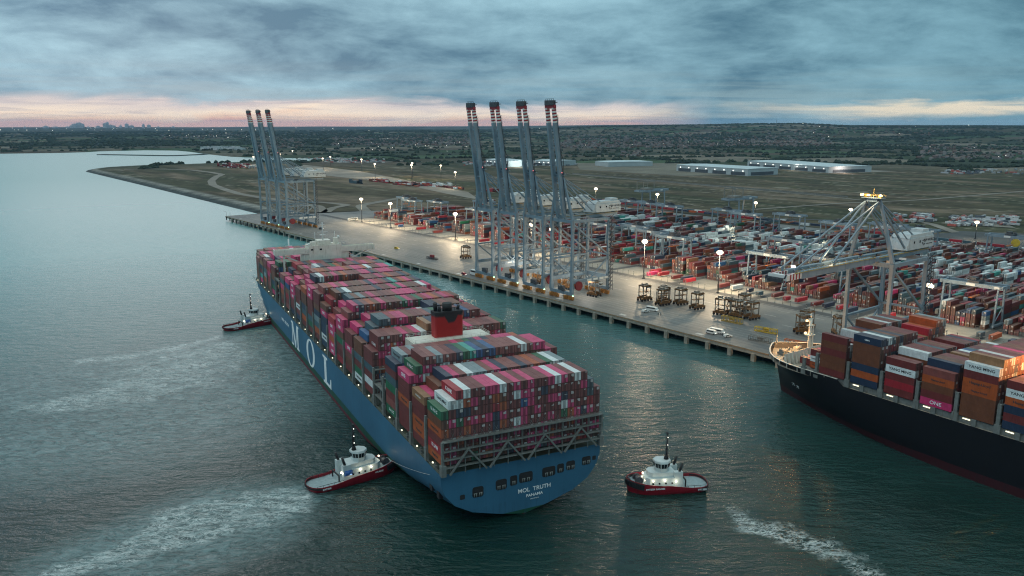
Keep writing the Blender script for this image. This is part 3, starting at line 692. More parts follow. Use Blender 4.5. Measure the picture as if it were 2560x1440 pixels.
for sg in (1, -1):
    mb = MB()
    for s in (266.8, 279): mb.box((s, sg * 28.6, 27), (1, 1, 15))
    mb.b2(266.8, 279, sg * 28.6 - .4, sg * 28.6 + .4, 33.5, 34.5); mb.b2(266.8, 279, sg * 26 - 2, sg * 26 + 2, 24.8, 25.2); mb.build('davit_frame', M['ship_grey'], ship)
    mb = MB()
    for s in (60.5, 66, 71): mb.box((s, sg * 27.8, 24), (.5, .5, 9))
    mb.b2(60, 71.5, sg * 27 - 2, sg * 27 + 2, 23.8, 24.1); mb.b2(60, 71.5, sg * 27 - 2, sg * 27 + 2, 28.2, 28.5)
    if sg > 0: mb.cyl((68, 27, 28.5), (68, 27, 32), .25); mb.bar((68, 27, 32), (62, 28.5, 34), .3)
    mb.build('side_platform', M['ship_grey'], ship)
# stern openings: their shaded insides painted as dark panels on the plate
TX = -0.02
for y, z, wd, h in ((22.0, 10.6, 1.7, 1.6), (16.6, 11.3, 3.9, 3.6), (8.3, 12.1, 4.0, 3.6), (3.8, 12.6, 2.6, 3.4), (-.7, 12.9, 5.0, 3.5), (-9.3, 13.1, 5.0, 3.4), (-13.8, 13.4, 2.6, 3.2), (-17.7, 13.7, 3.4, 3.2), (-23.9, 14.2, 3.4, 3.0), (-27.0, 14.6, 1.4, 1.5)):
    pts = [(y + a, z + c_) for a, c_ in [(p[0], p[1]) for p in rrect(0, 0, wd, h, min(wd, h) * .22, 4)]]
    o = MB().prismx([(a, z_) for a, z_ in pts], -.06, .0).build('mooring_opening', M['opening_shade'], ship)
    if wd > 2:
        q = MB()
        for dy in ([-.9, .9] if wd > 3 else [0]): 
            q.cyl((-.12, y + dy - .35, z - h / 2 + .2), (-.12, y + dy - .35, z - h / 2 + 1.5), .2, 8); q.cyl((-.12, y + dy + .35, z - h / 2 + .2), (-.12, y + dy + .35, z - h / 2 + 1.5), .2, 8); q.bar((-.12, y + dy - .6, z - h / 2 + 1.4), (-.12, y + dy + .6, z - h / 2 + 1.4), .22)
        q = q.build('bollard', M['ship_grey'], None); q.parent = o
put_text('MOL  TRUTH', 2.0, M['letter'], ship, (-.09, -3.9, 8.2), (0, -1, 0), (0, 0, 1), .03, 1.05)
put_text('PANAMA', 1.35, M['letter'], ship, (-.09, -3.9, 6.1), (0, -1, 0), (0, 0, 1), .03, 1.15)
put_text('IMO 9773210', .5, M['letter'], ship, (-.09, -3.9, 4.7), (0, -1, 0), (0, 0, 1), .0, 1.1)
# port side openings near the stern, inner shade painted as dark blocks
for s, z in ((10.5, 11.2), (5.2, 10.6)):
    MB().prismy([(s + a, z + c_) for a, c_ in rrect(0, 0, 2.4, 2.6, .5, 4)], half(s + 1.2, 12) - 1.5, half(s - 1.2, 12) + .04).build('mooring_opening', M['opening_shade'], ship)
# giant side letters
def side_poly(pts, name='side_letter'):
    for yy_ in (29.38, ):
        MB().prismy(pts, yy_, yy_ + .1).build(name, M['letter'], ship)
    MB().prismy([(p[0], p[1]) for p in pts], -29.48, -29.38).build(name, M['letter'], ship)
zb, zt = 4.3, 18.0
def Mpoly(s0, s1):   # s0 is the left edge seen from port (further forward)
    wdt = s0 - s1
    P = lambda u, v: (s0 - u * wdt, zb + v * (zt - zb))
    return [P(0, 0), P(.26, 0), P(.26, .07), P(.17, .09), P(.17, .80), P(.46, 0), P(.56, 0), P(.80, .80), P(.80, .09), P(.70, .07), P(.70, 0), P(1.02, 0), P(1.02, .07), P(.94, .09), P(.94, .91), P(1.02, .93), P(1.02, 1), P(.77, 1), P(.53, .22), P(.26, 1), P(0, 1), P(0, .93), P(.10, .91), P(.10, .09), P(0, .07)]
side_poly(Mpoly(233, 213.5)[::-1])
P = lambda u, v: (156.5 - u * 15, zb + v * (zt - zb))
side_poly([P(0, 0), P(1, 0), P(1.02, .34), P(.92, .34), P(.84, .10), P(.44, .10), P(.44, .91), P(.60, .93), P(.60, 1), P(0, 1), P(0, .93), P(.16, .91), P(.16, .09), P(0, .07)][::-1])
for yy_ in (29.38, -29.48):
    ob = MB(); n = 40; vo = []; vi = []
    for i in range(n):
        a = 2 * math.pi * i / n; vo.append((184.2 + 9.4 * math.cos(a), 11.2 + 7.3 * math.sin(a))); vi.append((184.2 + 5.6 * math.cos(a), 11.2 + 6.4 * math.sin(a)))
    vs = [(x, yy_, z) for x, z in vo] + [(x, yy_, z) for x, z in vi] + [(x, yy_ + .1, z) for x, z in vo] + [(x, yy_ + .1, z) for x, z in vi]
    fs = []
    for i in range(n):
        j = (i + 1) % n; fs += [(i, j, n + j, n + i), (2 * n + i, 3 * n + i, 3 * n + j, 2 * n + j), (i, 2 * n + i, 2 * n + j, j), (n + i, n + j, 3 * n + j, 3 * n + i)]
    ob.add(vs, fs).build('side_letter', M['letter'], ship)
put_text('MOL TRUTH', 2.4, M['letter'], ship, (251.5, 29.42, 12.5), (-1, 0, 0), (0, 0, 1), .03, 1.6)

# ---- container stacks on the blue ship
PALW = [('maroon', 36), ('brown', 16), ('dusty', 8), ('magenta', 24), ('navy', 7), ('orange', 6), ('red', 4), ('white', 3), ('slate', 4), ('green', 2), ('turquoise', 1), ('blue', 1), ('grey', 1), ('tan', 1)]
names_, wts_ = zip(*PALW)
def rcol(wts=wts_): return random.choices(names_, wts)[0]
PROF = {0: '67888888888888888888876', 1: '66788888888888888888877', 2: '78999999999999999999988', 3: '78888888888888888888877', 4: '68888888899988888888888', 5: '67899999999999999999988',
        6: '67788888888888999999888', 7: '78999999999999999999998', 8: '67899999999999999998877', 9: '78999999999999999999988', 10: '89999999999999999999988', 11: '88888888888999999999988',
        12: '78999999999999999999988', 13: '67899999999999999999988', 14: '67788999888899999998877', 15: '66788888888888888888888', 16: '66788888888888888888888',
        17: '67777888888888888887766', 18: '66777788888888888777766', 19: '66777777777777777777766', 20: '66666677777777777766666', 21: '56666666666666666666655', 22: '05566666666666666666550', 23: '00555555555555555555500'}
B0C = {8: '__rwmmKKwmKmKmmKwmKwm__', 7: '_woKmmobmwKKmnmmmmmKs__', 6: 'gnnnmmmroVmBmKmmKKnmmss'[:21] + 'sm', 5: 'bKgrKrKnKmmKmKmmmwKmmrm', 4: 'ommommmnomwKmmmKmgoKnKm', 3: 'mmomrmmnmmKmmmKmmmoKmmm'}
B0C[8] = '__rwmmKKwmKmKmmKwKmwm__'; B0C[7] = '_wwoKmmobmwKKmnmmmmmKs_'; B0C[6] = 'gmnnmmmromBKmmKKmnmmmwm'
B0C[6] = 'gmnnmmmrommBKmmKKnmmmsm'
ABR = dict(r='red', w='white', m='maroon', K='magenta', o='orange', b='brown', n='navy', s='slate', g='green', B='blue', V='brown', t='turquoise', T='tan', d='dusty', G='grey')
PORT = {0: 'orm obg'.replace(' ', ''), 1: 'momomT', 2: 'mmmombK', 3: 'gmmgmnB'}
PORT = {0: ['orange', 'red', 'maroon', 'orange', 'brown', 'green'], 1: ['maroon', 'orange', 'orange', 'maroon', 'maroon', 'tan'], 2: ['maroon', 'maroon', 'maroon', 'orange', 'maroon', 'maroon', 'magenta'],
        3: ['green', 'dusty', 'maroon', 'green', 'slate', 'maroon', 'navy'], 4: ['maroon', 'white', 'maroon', 'slate', 'maroon', 'maroon'], 5: ['white', 'green', 'maroon', 'slate', 'brown', 'brown'],
        6: ['maroon', 'brown', 'dusty', 'magenta', 'maroon', 'maroon'], 7: ['red', 'maroon', 'maroon', 'green', 'brown', 'magenta', 'magenta'], 8: ['magenta', 'magenta', 'orange', 'magenta', 'magenta', 'red'], 9: ['navy', 'white', 'navy', 'navy', 'navy', 'magenta', 'brown'],
        10: ['maroon', 'orange', 'slate', 'grey', 'navy', 'brown', 'maroon', 'maroon'], 11: ['maroon', 'green', 'slate', 'maroon', 'maroon', 'maroon', 'magenta', 'magenta'], 12: ['maroon', 'orange', 'slate', 'navy', 'brown', 'brown', 'orange'], 13: ['navy', 'maroon', 'white', 'maroon', 'maroon', 'maroon'],
        14: ['navy', 'maroon', 'maroon', 'magenta', 'magenta', 'magenta']}
TOPS = {1: '__bnKdwGGdKnddndodgwGKn', 2: '_gmdGdmngtBnBddddwdKKKm', 4: '__mddKdKwTnnddKdKddmmdg'}
LET = {}   # (bay, col, tier) -> text
def tname(sname): return {'dusty': 'dusty red', 'slate': 'dark slate', 'tan': 'tan', 'maroon': 'maroon', 'brown': 'brown'}.get(sname, sname)
N_IND = [0]; GRP = 'containers stacked on the blue ship'
BAYN = ['aftmost'] + ORD[2:]
INDIV = []
for i, s in enumerate(BAYS):
    prof = [int(ch) for ch in PROF[i]]
    for c in range(23):
        n = prof[c]; y = 27.5 - 2.5 * c; lowc = random.random() < 0.3
        if i >= 22 and c in (0, 22): continue
        for k in range(1, n + 1):
            if i in TOPS and k == n and TOPS[i][c] != '_': col = ABR[TOPS[i][c]]
            elif i == 0 and k in B0C and B0C[k][c] != '_': col = ABR[B0C[k][c]]
            elif c == 0 and i in PORT and k <= len(PORT[i]): col = PORT[i][k - 1]
            else:
                col = rcol()
                if k == n and col in ('maroon',) and random.random() < .5: col = 'dusty'
            z = BASE + TP * (k - 1)
            big = False
            if i == 0: big = k >= 3 or c == 0
            elif i in (1, 2): big = (k == n) or c == 0 or (k >= n - 0 and c < 4) or (c == 1 and k == 7)
            elif i in (3,): big = (k == n) or c == 0
            elif 5 <= i <= 14: big = c == 0 and col in ('magenta', 'white')
            elif i == 4: big = (k == n and c < 8) or (c == 0 and k >= 3) or (c == 1 and k >= 7)
            if k == n and lowc: z -= 0.0
            if big:
                tier_top = n - k
                if c == 0 and i > 0:
                    lab = f'{tname(col)} container, {ORD[k]} up in the port-side column of the {BAYN[i]} stack from the stern' if k < n else f'{tname(col)} container topping the port-side column of the {BAYN[i]} stack from the stern'
                elif i == 0:
                    lab = f'{tname(col)} container at the blue stern, {ORD[c + 1]} column from port, {ORD[k]} tier up'
                else:
                    lab = f'{tname(col)} container on top of the {ORD[c + 1]} column from port, {BAYN[i]} stack from stern' if k == n else f'{tname(col)} container under the top one, {ORD[c + 1]} column from port, {BAYN[i]} stack'
                INDIV.append((i, c, k, col)); p = Sw(s + 6.1, y, z)
                o = container(p, SANG, col, lab, GRP); LET[(i, c, k)] = o
            else:
                p = Sw(s + 6.1, y, z); stuff_box(p, tuple(SF), col)

def face_text(key, txt, size, dark=False, sx=1.15, side=1, off=0):
    if key not in LET: return
    put_text(txt, size, M['letter_dark'] if dark else M['letter'], LET[key], (off, 1.24 * side, 1.5), (-1 * side, 0, 0), (0, 0, 1), .02, sx)
face_text((0, 0, 6), 'U A S C', 1.5); face_text((0, 0, 4), 'Hapag-Lloyd', 1.2, True); face_text((0, 0, 2), 'K LINE', 1.6); face_text((0, 0, 1), 'Hapag-Lloyd', .9, True)
face_text((0, 1, 7), 'YANG MING', 1.3, True); face_text((0, 2, 8), 'K LINE', 1.6); face_text((1, 0, 3), 'Hapag-Lloyd', 1.2, True); face_text((1, 0, 2), 'Hapag-Lloyd', .9, True)
face_text((2, 0, 7), 'ONE', 1.9); face_text((2, 0, 4), 'Hapag-Lloyd', 1.1, True); face_text((2, 1, 8), 'U A S C', 1.5); face_text((3, 0, 1), 'U A S C', 1.4); face_text((4, 0, 2), 'YANG MING', 1.2, True)
face_text((1, 0, 6), 'H A P A G', .9); face_text((3, 1, 8), 'Hapag-Lloyd', 1.3, True); face_text((4, 1, 7), 'K LINE', 1.5)
for key_, o_ in list(LET.items()):
    if key_[1] == 0 and 5 <= key_[0] <= 14: face_text(key_, 'ONE' if 'magenta' in o_['label'] else 'YANG MING', 1.8 if 'magenta' in o_['label'] else 1.2, 'magenta' not in o_['label'])
SHIP_LET = [(8, 0, 5, 'ONE'), (8, 0, 2, 'ONE'), (8, 0, 1, 'ONE'), (6, 0, 4, 'ONE'), (10, 0, 6, ''), (9, 0, 6, 'ONE'), (7, 0, 7, 'ONE'), (12, 0, 6, ''), (7, 0, 1, 'K LINE'), (7, 0, 4, 'EVERGREEN'), (5, 0, 1, 'YANG MING'), (5, 0, 2, 'U A S C'), (11, 0, 7, 'ONE'), (11, 0, 8, 'ONE'), (14, 0, 4, 'ONE'), (4, 0, 2, 'YANG MING')]

# ================================================================== THE BLACK SHIP (berthed, right)
PH = R(6.4); O2 = Q0 + 865 * E1 - 31 * E2
A2 = math.cos(PH) * E1 - math.sin(PH) * E2      # towards its stern
R2 = math.sin(PH) * E1 + math.cos(PH) * E2      # towards the quay
ANG2 = math.atan2(A2[1], A2[0])
ship2 = empty('container_ship', (O2[0], O2[1], 0), ANG2, label='black hulled container ship moored at the quay under the crane, bow lit orange', cat='container ship')
# local frame: x aft, y towards quay, z up
hm2 = hull_mat('black hull paint', (0.005, 0.006, 0.009), (0.005, 0.006, 0.009), (0.045, 0.009, 0.013), 3.4, 3.3, (0.013, 0.012, 0.013))
D2 = 20.0
lv2 = [-3, 0, 4.4, 9, 14, 18, 22.2]
def hb2(s, z):
    x0 = -6.5 * (max(0, z) / 22.2) ** 1.1; f = max(0, z) / 22.2
    if s <= x0: return 0.0
    d = s - x0; Ld = 95 - 60 * f; x = min(1, d / Ld); return 22.9 * (1 - (1 - x) ** (1.55 + 1.35 * f))
st2 = [-6.4, -5.5, -4, -2, 0, 3, 6, 10, 15, 20, 26, 33, 40, 46.2, 49.5, 60, 75, 95, 130, 180, 260, 330]
def topz(s): return 22.2 + max(0, (18 - s) * .02) if s <= 46.3 else 20.0
mb = MB(); rings = []
for s in st2:
    zs = [(z if z < 20 else topz(s)) for z in lv2]
    xs_ = [max(s, -6.5 * (max(0, z) / 22.2) ** 1.1) for z in lv2]
    rings.append([(xs_[i], hb2(s, lv2[i]), zs[i]) for i in range(len(zs))][::-1] + [(xs_[i], -hb2(s, lv2[i]), zs[i]) for i in range(len(zs))])
mb.loft(rings); mb.add([(330, 22.9, 20), (330, 20, -3), (330, -20, -3), (330, -22.9, 20)], [(0, 1, 2, 3)])
mb.build('hull', hm2, ship2)
mb = MB()
for a, bb in zip(st2[:-1], st2[1:]):
    ya, yb = max(0, hb2(a, 22) - .15), max(0, hb2(bb, 22) - .15); mb.add([(a, ya, 19.9), (bb, yb, 19.9), (bb, -yb, 19.9), (a, -ya, 19.9)], [(0, 1, 2, 3)])
mb.build('deck', mat('pale foredeck', (0.36, 0.34, 0.28), 0.7, dirt=(0.2, 0.12, 0.06)), ship2)
mb = MB()
for a, bb in zip(st2[:-1], st2[1:]):
    if a > 46: continue
    for sg in (1, -1):
        mb.bar((a, sg * (hb2(a, 22.2) - .3), topz(a) + .05), (bb, sg * (hb2(bb, 22.2) - .3), topz(bb) + .05), .6, .18)
        if a > -5: mb.bar((a, sg * (hb2(a, 22.2) - .35), 20.0), (a, sg * (hb2(a, 22.2) - .2), 22.1), .15, .5)
mb.build('bulwark_rail', M['cream'], ship2)
# V breakwater
mb = MB()
for sg, e in ((-1, (14.5, -17.2)), (1, (14.5, 17.2))):
    p = (24.5, 0)
    n = 10
    q0 = Vector((p[0], p[1], 0)); q1 = Vector((e[0], e[1], 0))
    x1, y1 = e[0] + 9, e[1]
    mb.add([(20.5, 0, 20), (14.2, y1, 20), (14.6, y1, 24.3), (20.5, 0, 27.8), (20.3, 0, 20), (14.0, y1, 20), (14.4, y1, 24.3), (20.3, 0, 27.8)], [(0, 1, 2, 3), (7, 6, 5, 4), (3, 2, 6, 7)])
    for i in range(n + 1):
        f = i / n; xx = 20.5 - 6.2 * f; yy = y1 * f; h = 27.7 - 3.5 * f - 20
        mb.add([(xx, yy - .18, 20), (xx + 1.9, yy - .18, 20), (xx + .3, yy - .18, 20 + h), (xx, yy + .18, 20), (xx + 1.9, yy + .18, 20), (xx + .3, yy + .18, 20 + h)], [(0, 1, 2), (5, 4, 3), (0, 3, 4, 1), (1, 4, 5, 2), (2, 5, 3, 0)])
mb.build('breakwater', M['cream'], ship2)
mb = MB()
for y in (-5, 5): 
    mb.cyl((4, y - 2, 21.4), (4, y + 2, 21.4), 1.2, 12); mb.box((4, y, 20.6), (3.4, 5, 1.0)); mb.cyl((8, y - 1.5, 21.2), (8, y + 1.5, 21.2), .9, 12); mb.cyl((.5, y * .6, 20), (.5, y * .6, 21.4), .35, 8)
for y in (-10, -12, 10, 12): mb.cyl((10, y, 20), (10, y, 21.3), .4, 8)
mb.bar((-4.5, 0, 22), (-4.5, 0, 27), .35)
mb.build('anchor_winch', M['ship_grey'], ship2)
mb = MB(); mb.cyl((14.1, 0, 20), (14.1, 0, 38.5), .95, 12, .6); mb.box((14.1, 0, 31), (3.0, 4.4, .35)); mb.box((14.1, 0, 35.5), (2, 3.4, .3)); mb.bar((15.2, .7, 20), (15.2, .7, 36), .16, .8)
for y in (-2, -1, 0, 1, 2): mb.bar((12.8, y, 31), (12.8, y, 32.2), .1)
mb.cyl((14.1, 0, 38.5), (14.1, 0, 41), .2, 6); mb.box((14.1, 0, 38.6), (.4, 3, .3))
fm_ = mb.build('foremast', M['cream'], ship2)
for p in ((12.9, -1.2, 37.6), (13.1, 1.4, 36.2), (12.8, -1.6, 31.8), (12.9, 1.6, 30.2)):
    l = MB().box(p, (.7, 1.0, .8)).build('floodlight', M['lamp_orange'], None); l.parent = fm_
point('foremast_lamp', tuple(O2 + A2 * 10.0) + (35.2,), 34000, (1, .50, .18), .8)
point('foremast_lamp', tuple(O2 + A2 * 3.0 - R2 * 2) + (26.5,), 10000, (1, .55, .22), .6)
# small fittings on the black hull: bow thruster marks, deck edge pedestals
B2 = [37.0 + 15.1 * i for i in range(20)]
mb = MB()
for s in [b_ - 2.0 for b_ in B2] + [28.5]:
    for sg in (1, -1): mb.box((s + .6, sg * 22.3, 25.4), (1.3, .9, 11 if s > 30 else 4)); mb.box((s + .6, sg * 22.3, 21.6), (2.2, 1.1, 3.4)); mb.box((s + 7.5, sg * 22.3, 21.2), (1.6, .8, 2.8))
    for zz in (25.5, 30.3):
        if s > 30: mb.box((s + .6, 0, zz), (1.0, 44, .2))
mb.b2(26, 330, -21.9, 21.9, 20, 22.3)
mb.build('lashing_frame', M['ship_grey'], ship2)
for i, s in enumerate(B2[:9]): 
    MB().b2(s + 1.5, s + 4.2, -22.55, -22.45, 21.7, 22.1).build('deck_light', M['lamp_deck'], ship2)
q = MB()
for s in (16.2, 20.0):
    for a in range(6):
        q.bar((s, -hb2(s, 10) - .15, 10), (s + 1.1 * math.cos(a * math.pi / 3), -hb2(s, 10) - .15, 10 + 1.1 * math.sin(a * math.pi / 3)), .14)
q.build('thruster_mark', M['letter'], ship2)
put2 = []
PAL2 = [('maroon', 44), ('brown', 24), ('dusty', 8), ('magenta', 2), ('navy', 9), ('orange', 5), ('red', 4), ('white', 7), ('slate', 4), ('green', 1), ('turquoise', 0), ('blue', 2), ('grey', 4), ('tan', 2)]
w2_ = [x[1] for x in PAL2]
PF2 = {0: [5.6, 5.6, 4, 5, 5, 6, 6, 6, 6, 7, 7, 7, 7, 7, 7, 7, 7, 6, 6], 1: [7] * 8 + [7, 7, 6, 6, 6, 7, 7, 8, 8, 8, 8], 2: [5, 5, 4, 6, 6, 6, 6, 6, 6, 6, 6, 5, 5, 6, 6, 6, 6, 6, 5], 3: [5, 6, 6, 6, 6, 6, 5, 6, 6, 6, 6, 6, 6, 6, 6, 6, 6, 6, 6], 4: [7, 8, 8, 8, 8, 8, 8, 8, 8, 8, 8, 8, 8, 8, 8, 8, 8, 8, 7]}
P2C = {0: ['maroon', 'brown', 'brown', 'maroon', 'brown', 'maroon'], 1: ['navy', 'orange', 'navy', 'brown', 'brown', 'brown', 'navy'], 2: ['maroon', 'red', 'maroon', 'white', 'maroon'], 3: ['magenta', 'maroon', 'brown', 'orange', 'dusty'],
       4: ['brown', 'brown', 'brown', 'orange', 'orange', 'maroon', 'white'], 5: ['navy', 'maroon', 'navy', 'orange', 'white', 'maroon'], 6: ['maroon', 'brown', 'orange', 'maroon', 'white', 'maroon', 'maroon']}
GR2 = 'containers stacked on the black ship'; L2 = {}
SN = ['foremost tall', 'second tall', 'third', 'fourth', 'fifth', 'sixth', 'seventh', 'eighth']
def p2w(s, t, z): p = O2 + A2 * s + R2 * t; return (float(p[0]), float(p[1]), z)
BT2, TP2 = 22.7, 2.93
for i, s in enumerate(B2):
    if i in (16,): continue
    pf = PF2.get(i) or ([6] * 18 if i == 5 else None) or [6 if i == 5 else random.choice([6, 7, 7])] + [random.choice([7, 8]) for _ in range(17)] + [7]
    for c in range(18):
        n = int(pf[c]) if i != 0 or c else 6
        y = -21.3 + 2.5 * c
        for k in range(1, n + 1):
            col = P2C[i][k - 1] if (c == 0 and i in P2C and k <= len(P2C[i])) else random.choices(names_, w2_)[0]
            hfix = 1.0
            z = BT2 + TP2 * (k - 1); p = p2w(s + 6.1, y, z)
            big = (i <= 5 and c == 0) or (i <= 4 and k == n and c < 3)
            if big:
                lab = f'{tname(col)} container, {ORD[k]} up in the river-side column of the {SN[i]} stack, black ship' if c == 0 else f'{tname(col)} container on top, {ORD[c + 1]} row from the river, {SN[i]} stack, black ship'
                L2[(i, c, k)] = container(p, ANG2, col, lab, GR2)
            else: stuff_box(p, tuple(A2), col)
for s, n, cs in ((23.2, 1, ['maroon', 'navy', 'maroon', 'maroon']), (29.8, 3, ['orange', 'white', 'maroon'])):
    for c in range(15 if n == 3 else 3):
        for k in range(n):
            col = cs[k % len(cs)] if c == 0 else random.choices(names_, w2_)[0]; p = p2w(s + 3, -16.5 + 2.5 * c if n < 3 else -18.2 + 2.5 * c, 22.7 + 2.7 * k)
            if n == 3 and c > 4 and k == 2: continue
            if c == 0:
                lab = f'{tname(col)} short container, {ORD[k + 1]} up in the small stack behind the bow breakwater' if n == 3 else 'short maroon container lying alone just behind the bow breakwater'
                o = container(p, ANG2, col, lab, GR2, 6.06); L2[('s', n, k)] = o
            else: stuff_box(p, tuple(A2), col, 6.06, 2.6)
def face2(key, txt, size, dark=False, sx=1.15, off=0.0):
    if key in L2: put_text(txt, size, M['letter_dark'] if dark else M['letter'], L2[key], (off, -1.24, 1.5), (1, 0, 0), (0, 0, 1), .02, sx)
face2((2, 0, 4), 'YANG MING', 1.45, True); face2((3, 0, 1), 'ONE', 1.9); face2((4, 0, 7), 'YANG MING', 1.45, True); face2((4, 0, 5), 'Hapag-Lloyd', 1.3, True); face2((4, 0, 4), 'Hapag-Lloyd', 1.0, True); face2((5, 0, 5), 'YANG MING', 1.45, True)
face2((3, 0, 4), 'Hapag-Lloyd', .9, True); face2(('s', 3, 1), 'YANG MING', .75, True); face2((1, 0, 7), 'CMA', .9); face2((5, 0, 4), 'Hapag-Lloyd', 1.2, True); face2(('s', 3, 0), 'Hapag-Lloyd', .6, True)
# working lamp on the far deck that lights the stack ends orange
point('deck_work_lamp', p2w(126, 0, 47), 70000, (1, .42, .12), .6)
tag(MB().box((0, 0, 0), (1.0, 1.0, .6)).build('deck_work_lamp_head', M['lamp_orange'], ship2)).location = (127, 0, 47.6)

# ================================================================== TUGS
def tug_beam(x, L, B):  # x from stern -L/2 to bow L/2
    u = (x + L / 2) / L
    return B / 2 * min(1, (1 - (1 - min(1, u / .16)) ** 2.6) ** .5 if u < .16 else 1) * (1 if u < .62 else max(0.0, 1 - ((u - .62) / .38) ** 2.3) ** .62)
def make_tug(name, label, loc, ang, L, B, style):
    r = empty(name, (loc[0], loc[1], 0), ang, label=label, cat='tugboat', group='harbour tugs around the blue ship')
    xs = [-L / 2, -L / 2 + .25, -L / 2 + .9, -L / 2 + 2, -L / 2 + 4, -L / 4, 0, L * .12, L * .2, L * .27, L * .33, L * .38, L * .42, L * .455, L * .48, L * .494, L / 2]
    def sheer(x): u = (x + L / 2) / L; return 2.1 + (1.7 * max(0, (u - .42) / .58) ** 1.4) + (1.0 if .42 < u else 0) * min(1, (u - .42) / .05 if u > .42 else 0)
    rings = []
    for x in xs:
        bt = tug_beam(x, L, B) if style == 0 else tug_beam(x, L, B); z = sheer(x)
        prof = [(1.0, z), (1.0, z - .5), (.985, z * .45), (.93, 0.2), (.80, -1.2)]
        sh = [(x * (1 if f > .94 else .965) , bt * f, zz) for f, zz in prof]
        rings.append(sh + [(a, -b_, c_) for a, b_, c_ in sh[::-1]])
    MB().loft(rings).build('hull', M['tug_red'], r)
    mb = MB()
    dks = []
    for x in xs:
        z = sheer(x) - 1.0; dks.append((x, max(0, tug_beam(x, L, B) - .3), z))
    for p, q in zip(dks[:-1], dks[1:]): mb.add([(p[0], p[1], p[2]), (q[0], q[1], q[2]), (q[0], -q[1], q[2]), (p[0], -p[1], p[2])], [(3, 2, 1, 0)])
    mb.build('deck', M['tug_deck'], r)
    mb = MB()
    for p, q in zip(xs[:-1], xs[1:]):     # bulwark inside + cap
        for sg in (1, -1):
            bp_, bq = tug_beam(p, L, B) - .12, tug_beam(q, L, B) - .12
            mb.add([(p, sg * bp_, sheer(p) - 1.0), (q, sg * bq, sheer(q) - 1.0), (q, sg * bq, sheer(q) + .03), (p, sg * bp_, sheer(p) + .03), (p, sg * (bp_ + .2), sheer(p) + .04), (q, sg * (bq + .2), sheer(q) + .04)], [(0, 1, 2, 3), (3, 2, 5, 4)] if sg > 0 else [(3, 2, 1, 0), (4, 5, 2, 3)])
    mb.build('bulwark', M['tug_red'], r)
    mb = MB()   # fender belt
    for p, q in zip(xs[:-1], xs[1:]):
        for sg in (1, -1):
            bow = (p + q) / 2 > L * .33; w_ = .9 if bow else .45; h_ = 1.9 if bow else .5
            zc_ = (sheer((p + q) / 2) - (1.1 if bow else .9)) if (bow or style == 0) else sheer((p + q) / 2) - .9
            if not bow and (p > -L / 2 + 3): continue
            mb.bar((p, sg * (tug_beam(p, L, B) + .1), sheer(p) - h_ / 2 - .3), (q, sg * (tug_beam(q, L, B) + .1), sheer(q) - h_ / 2 - .3), w_, h_)
    mb.build('fender', M['black'], r)
    x0 = -L * .10
    mb = MB()
    pts = [(x0, -3.9), (L * .24, -3.4), (L * .29, -1.8), (L * .29, 1.8), (L * .24, 3.4), (x0, 3.9)]
    if style == 1: pts = [(-L * .13, -3.6), (L * .20, -3.9), (L * .27, -2.0), (L * .27, 2.0), (L * .20, 3.9), (-L * .13, 3.6)]
    mb.prism(pts, 1.5, 5.2)
    pts2 = [(p[0] * .82 + .2, p[1] * .80) for p in pts]; mb.prism(pts2, 5.2, 7.0)
    for sg in (1, -1): mb.b2(x0 - 1.6, x0 + 1.4, sg * 3.0 - .9, sg * 3.0 + .9, 1.5, 7.3)
    mb.b2(x0 - .4, x0 + .4, sg * 0 - 2, 2, 1.5, 5)
    hs = mb.build('deckhouse', M['tug_white'], r)
    # wheelhouse: octagon flaring up
    def octo(cx, rx, ry): return [(cx + rx * math.cos(R(22.5 + 45 * i)), ry * math.sin(R(22.5 + 45 * i))) for i in range(8)]
    cx = L * .07; mb = MB(); a = octo(cx, 2.7, 2.9); b_ = octo(cx, 3.2, 3.3)
    mb.loft([[(x, y, 7.0) for x, y in a], [(x, y, 8.3) for x, y in a], [(x, y, 10.3) for x, y in b_], [(x * .98 + cx * .02, y * .9, 10.9) for x, y in b_]], closed=True, caps=True, smooth=False)
    wh_ = mb.build('wheelhouse', M['tug_white'], r)
    mb = MB()
    for i in range(8):
        j = (i + 1) % 8
        def P_(k, f, z): 
            t_ = (z - 8.3) / 2.0; pa = a[k]; pb = b_[k]; return Vector((pa[0] + (pb[0] - pa[0]) * t_, pa[1] + (pb[1] - pa[1]) * t_, z))
        for f0, f1 in ((.08, .47), (.53, .92)):
            lo0 = P_(i, 0, 8.45).lerp(P_(j, 0, 8.45), f0); lo1 = P_(i, 0, 8.45).lerp(P_(j, 0, 8.45), f1); hi0 = P_(i, 0, 10.1).lerp(P_(j, 0, 10.1), f0); hi1 = P_(i, 0, 10.1).lerp(P_(j, 0, 10.1), f1)
            n_ = Vector(((lo0 + lo1) / 2 - Vector((cx, 0, 8.45)))).normalized() * .05
            vs = [lo0 + n_, lo1 + n_, hi1 + n_, hi0 + n_, lo0 - n_, lo1 - n_, hi1 - n_, hi0 - n_]
            mb.add(vs, [(0, 1, 2, 3), (7, 6, 5, 4), (0, 4, 5, 1), (3, 2, 6, 7), (0, 3, 7, 4), (1, 5, 6, 2)])
    o = mb.build('window', M['glass'], None); o.parent = wh_
    mb = MB(); mx = cx - 1.6; mb.cyl((mx, 0, 10.7), (mx - .2, 0, 20.5), .55 if style == 0 else .35, 8, .28); mb.bar((mx, -1.6, 13.5), (mx, 1.6, 13.5), .16); mb.bar((mx, -1.3, 16), (mx, 1.3, 16), .14); mb.bar((mx, -.9, 18.6), (mx, .9, 18.6), .14); mb.box((mx, 0, 20.6), (.9, 1.5, .3)); mb.cyl((mx, 0, 11), (mx, 0, 12.5), .95, 8, .5)
    mb.bar((mx + .4, 0, 14.6), (mx + .4, 2.6, 14.4), .25)
